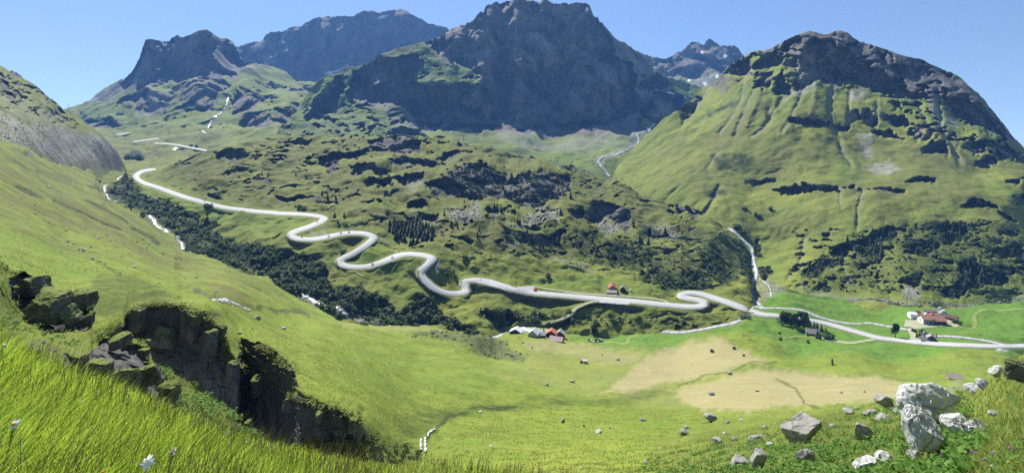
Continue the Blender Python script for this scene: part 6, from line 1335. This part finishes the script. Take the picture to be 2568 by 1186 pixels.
heap(2358, 774, 7, 2.5, 'pale stack among the rubble behind the farm')
heap(2510, 879, 22, 3.5, 'heap of pale rubble beside the road at the right edge', M_white)

# motorcycles on the road
def bike_geo():
    fr = join_geo([tube_mesh([(-.7, 0, .32), (-.3, 0, .55), (.3, 0, .6), (.62, 0, .75), (.72, 0, .32)], [.07, .16, .2, .12, .05], 8), tube_mesh([(.55, -.36, 1.0), (.6, 0, .98), (.55, .36, 1.0)], [.03, .04, .03], 6), tube_mesh([(-.85, 0, .86), (-.3, 0, .8), (.1, 0, .84)], [.1, .17, .14], 8)])
    return fr
def rider_geo():
    g = [tube_mesh([(-.2, 0, .82), (-.12, 0, 1.1), (.08, 0, 1.35), (.14, 0, 1.45), (.16, 0, 1.52)], [.17, .19, .2, .09, .07], 10)]
    for s in (-1, 1):
        g.append(tube_mesh([(.05, s * .2, 1.33), (.25, s * .34, 1.12), (.53, s * .33, 1.03)], [.075, .06, .045], 7))
        g.append(tube_mesh([(-.15, s * .12, .84), (.28, s * .22, .74), (.02, s * .24, .42), (.12, s * .24, .36)], [.11, .085, .06, .05], 7))
    return join_geo(g)
def head_geo():
    V = [v.co[:] for v in SMALL[0].vertices]
    bm = bmesh.new(); bmesh.ops.create_icosphere(bm, subdivisions=2, radius=.145)
    vs = [(v.co.x * 1.1 + .19, v.co.y, v.co.z + 1.62) for v in bm.verts]; fs = [tuple(v.index for v in f.verts) for f in bm.faces]; bm.free()
    return vs, fs
bm_first = [None, None]
def motorbike(sheet, px, py, rz, where):
    P = sheet.pt(px, py, .36)
    lab = 'motorcycle ridden along the road, ' + where; lab2 = 'person in dark leathers riding the motorcycle ' + where
    if bm_first[0] is None:
        t = thing('motorcycle', lab, 'motorcycle', P, R_(rz), 'motorcycles on the pass road')
        mesh_obj('frame', *bike_geo(), M_black, t, True)
        for x in (-.7, .72): mesh_obj('wheel', *wheel_geo(x, 0, .32, .14), M_tyre, t)
        p = mesh_obj('person', *rider_geo(), M_suit, None, True); p.location = P; p.rotation_euler = (0, 0, R_(rz)); tag(p, lab2, 'person', 'riders on the pass road')
        mesh_obj('helmet', *head_geo(), M_helmet, p, True)
        bm_first[:] = [t, p]
    else:
        copy_thing(bm_first[0], P, R_(rz), 1.0, lab, 'motorcycles on the pass road')
        copy_thing(bm_first[1], P, R_(rz), 1.0, lab2, 'riders on the pass road')
for px, py, rz, wh in ((513, 507, 155, 'on the upper straight'), (795, 558, 70, 'just below the topmost bend'), (757, 596, 160, 'in the outer part of the second bend'), (824, 595, 20, 'right after the second bend'), (855, 587, 20, 'on the short climb before the third bend'), (875, 585, 170, 'nearest the third bend'), (934, 665, 20, 'leaving the fourth bend'), (984, 649, 20, 'halfway between the fourth and fifth bend')):
    motorbike(S_H, px, py, rz, wh)
# ------------------------------------------------------------------ flowers close by
M_petal = simple_mat('white_petals', (.85, .85, .82), .7, .05, 40); M_disc = simple_mat('yellow_disc', (.75, .45, .03), .8, .2, 60); M_yel = simple_mat('yellow_petals', (.85, .55, .03), .7, .1, 40)
M_pur = simple_mat('purple_petals', (.42, .16, .50), .7, .2, 40); M_pnk = simple_mat('pink_petals', (.62, .40, .55), .7, .2, 40); M_stem = simple_mat('stem', (.10, .17, .03), .8, .2, 20); M_seed = simple_mat('seed_head', (.60, .58, .48), .9, .2, 50)
def flower(sheet, px, py, d, r_px, kind, label, group=None):
    gd = float(sheet.at(np.array([px]), np.array([py]))[0][1]); hh = .24 if gd < 4 else .20
    for f_ in np.linspace(.985, .45, 60):
        d = gd * f_
        if (HOR - py) / FOC * d - sheet.at_depth(px, d)[0][2] >= hh: break
    head = Vector(((px - CX) / FOC * d, d, (HOR - py) / FOC * d)); r = r_px * d / FOC
    base = Vector(sheet.at_depth(px, d)[0])
    if head.z - base.z < .06: base.z = head.z - .22
    loc = base - Vector((0, 0, .03)); h = head - loc
    names = {'daisy': 'daisy', 'star': 'white_flower', 'yellow': 'yellow_flower', 'thistle': 'thistle', 'pink': 'pink_flower', 'seed': 'seed_head_plant', 'white': 'white_flower'}
    t = thing(names[kind], label, 'flower', loc, 0, group)
    lean = Vector((-.25 * h.z, 0, 0))
    mesh_obj('stem', *tube_mesh([Vector((0, 0, 0)) + lean, Vector((0, 0, h.z * .5)) + lean * .4, h], [.0022 + .0002 * d] * 2 + [.0016 + .0002 * d], 5), M_stem if kind != 'seed' else M_dry, t)
    rr = random.Random(int(px * 7 + py))
    if kind in ('daisy', 'star', 'white', 'yellow'):
        n = {'daisy': 16, 'star': 9, 'white': 10, 'yellow': 14}[kind]; V, F = [], []
        tl = Vector((rr.uniform(-.4, .2), -.75, .65)).normalized(); a = tl.orthogonal().normalized(); b = tl.cross(a)
        for i in range(n):
            th = 2 * math.pi * i / n + rr.uniform(-.1, .1); L = r * rr.uniform(.8, 1.1) * (1.15 if kind == 'star' else 1); w_ = r * (.20 if kind != 'star' else .30)
            u = a * math.cos(th) + b * math.sin(th); v = tl.cross(u); o = len(V); dr = tl * (-.25 * L * rr.uniform(.2, 1.6))
            V += [h + u * r * .18 - v * w_ * .5, h + u * r * .18 + v * w_ * .5, h + u * L * .7 + v * w_ * .7 + dr * .5, h + u * L + dr, h + u * L * .7 - v * w_ * .7 + dr * .5]
            F.append((o, o + 1, o + 2, o + 3, o + 4))
        mesh_obj('petals', [tuple(v) for v in V], F, M_yel if kind == 'yellow' else M_petal, t)
        if kind != 'star':
            bm = bmesh.new(); bmesh.ops.create_icosphere(bm, subdivisions=2, radius=r * (.42 if kind == 'daisy' else .3))
            vs = [tuple(h + tl * r * .08 + Vector((v.co.x, v.co.y, v.co.z * .8))) for v in bm.verts]; fs = [tuple(v.index for v in f.verts) for f in bm.faces]; bm.free()
            mesh_obj('disc', vs, fs, M_disc, t, True)
        else:
            V, F = cards(np.array([h + tl * r * .1 + Vector((rr.uniform(-1, 1), rr.uniform(-.5, .5), rr.uniform(-1, 1))) * r * .3 for i in range(14)]), r * .28, int(px), .2)
            mesh_obj('centre', V, F, M_seed, t)
    else:
        q = np.array([Vector((rr.gauss(0, 1), rr.gauss(0, 1), rr.gauss(0, 1))).normalized() * r * rr.uniform(.55, 1) + h for i in range(70)])
        V, F = cards(q, r * .5, int(px + py), .1, .5)
        mesh_obj('head', V, F, {'thistle': M_pur, 'pink': M_pnk, 'seed': M_seed}[kind], t)
flower(S_N, 35, 1063, 2.5, 13, 'daisy', 'big ox-eye daisy with a yellow disc at the left edge')
flower(S_N, 369, 1157, 2.3, 18, 'star', 'ragged white star-shaped flower at the bottom left')
flower(S_N, 432, 1131, 2.8, 9, 'seed', 'pale round seed head right of the ragged white flower')
flower(S_N, 8, 866, 4.0, 9, 'white', 'white flower at the left edge on the brow of the meadow')
flower(S_N, 202, 1007, 4.5, 7, 'white', 'small white flower in the middle of the near meadow')
flower(S_N, 613, 1110, 5.5, 6, 'star', 'small white star flower on the lower edge of the meadow')
flower(S_N, 323, 987, 5.5, 4, 'white', 'tiny white flower before the lower crag')
flower(S_N, 370, 1053, 4.0, 5, 'seed', 'left one of two small grey seed heads in mid meadow')
flower(S_N, 402, 1063, 4.0, 5, 'seed', 'right one of two small grey seed heads in mid meadow')
flower(S_N, 258, 1182, 2.3, 6, 'yellow', 'yellow flower at the bottom edge left of the white star flower')
Y_ = [(8, 902), (104, 924), (96, 938), (106, 950), (282, 974), (392, 1020), (405, 1025), (84, 960), (312, 997), (466, 1095), (147, 985), (272, 1015), (728, 1164), (768, 1138), (796, 1138), (806, 1140), (818, 1143), (800, 1158), (850, 1168), (866, 1170), (876, 1150), (884, 1170), (858, 1157), (700, 1140), (830, 1152), (1035, 1170)]
Y_.sort()
for i, (x, y) in enumerate(Y_):
    dd = float(np.interp(x, [0, 300, 600, 900, 1100], [3.6, 5.4, 7.6, 11, 13])); flower(S_N, x, y, dd, 3.6 if x < 600 else 3.0, 'yellow', 'small yellow flower of the near meadow, ' + ORD[i], 'small yellow flowers of the near meadow')
T_ = [(78, 868), (84, 862), (100, 866), (124, 874), (136, 880), (96, 880), (242, 982), (576, 1115), (564, 1085), (490, 1062), (110, 858), (680, 1120)]
T_.sort()
for i, (x, y) in enumerate(T_):
    dd = float(np.interp(x, [0, 300, 600, 900], [4.0, 5.6, 7.6, 11])); flower(S_N, x, y, dd, 4.6, 'thistle' if i % 2 == 0 else 'pink', '%s flower head of the near meadow, %s' % (('purple', 'pink')[i % 2], ORD[i]), 'purple and pink flowers of the near meadow')
Q_ = [(2347, 1168), (2438, 1132), (2490, 1136), (2388, 1155), (2533, 1122), (2362, 1140), (2470, 1150)]
for i, (x, y) in enumerate(sorted(Q_)):
    flower(S_R, x, y, float(S_R.pt(x, min(y + 14, 1185))[1]) * .93, 4.5, 'thistle', 'purple flower head on the right bank, ' + ORD[i], 'purple flowers of the right bank')
flower(S_R, 2529, 1158, float(S_R.pt(2529, 1175)[1]) * .93, 4, 'yellow', 'orange-yellow flower on the right bank')
flower(S_R, 2487, 1167, float(S_R.pt(2487, 1182)[1]) * .93, 4, 'white', 'white flower on the right bank')
# the little double cascade in the hollow
structure(mesh_obj('waterfall', *join_geo([ribbon_geo(S_G, q, .22, .18, k=1, step=2, wob=1.6) for q in ([(1056, 1104), (1055, 1118), (1056, 1132)], [(1066, 1098), (1066, 1116), (1067, 1136)], [(1072, 1096), (1078, 1084), (1090, 1074)])]), M_water, None, True))
# ------------------------------------------------------------------ air
def build_haze(density):
    lo = [1e9] * 3; hi = [-1e9] * 3
    for o in list(COL.objects):
        if o.type != 'MESH' or o.name.startswith('haze'): continue
        for c in o.bound_box:
            q = o.matrix_world @ Vector(c)
            for k in range(3): lo[k] = min(lo[k], q[k]); hi[k] = max(hi[k], q[k])
    lo = [min(lo[0], -40) - 30, min(lo[1], -20) - 30, lo[2] - 1.0]
    hi = [hi[0] + 30, hi[1] + 30, hi[2] + 5.0]
    v = [(x, y, z) for z in (lo[2], hi[2]) for y in (lo[1], hi[1]) for x in (lo[0], hi[0])]
    f = [(0, 2, 3, 1), (4, 5, 7, 6), (0, 1, 5, 4), (2, 6, 7, 3), (0, 4, 6, 2), (1, 3, 7, 5)]
    m = bpy.data.materials.new('haze_air'); m.use_nodes = True
    t = m.node_tree; t.nodes.clear()
    o_ = t.nodes.new('ShaderNodeOutputMaterial'); pv = t.nodes.new('ShaderNodeVolumePrincipled')
    pv.inputs['Color'].default_value = (0.17, 0.43, 1.0, 1); pv.inputs['Density'].default_value = density
    pv.inputs['Anisotropy'].default_value = 0.0
    t.links.new(pv.outputs[0], o_.inputs['Volume'])
    h = mesh_obj('haze', v, f, m)
    stuff(h, 'thin blue summer haze in the mountain air', 'haze')
bpy.context.view_layer.update()
build_haze(1.0e-4)
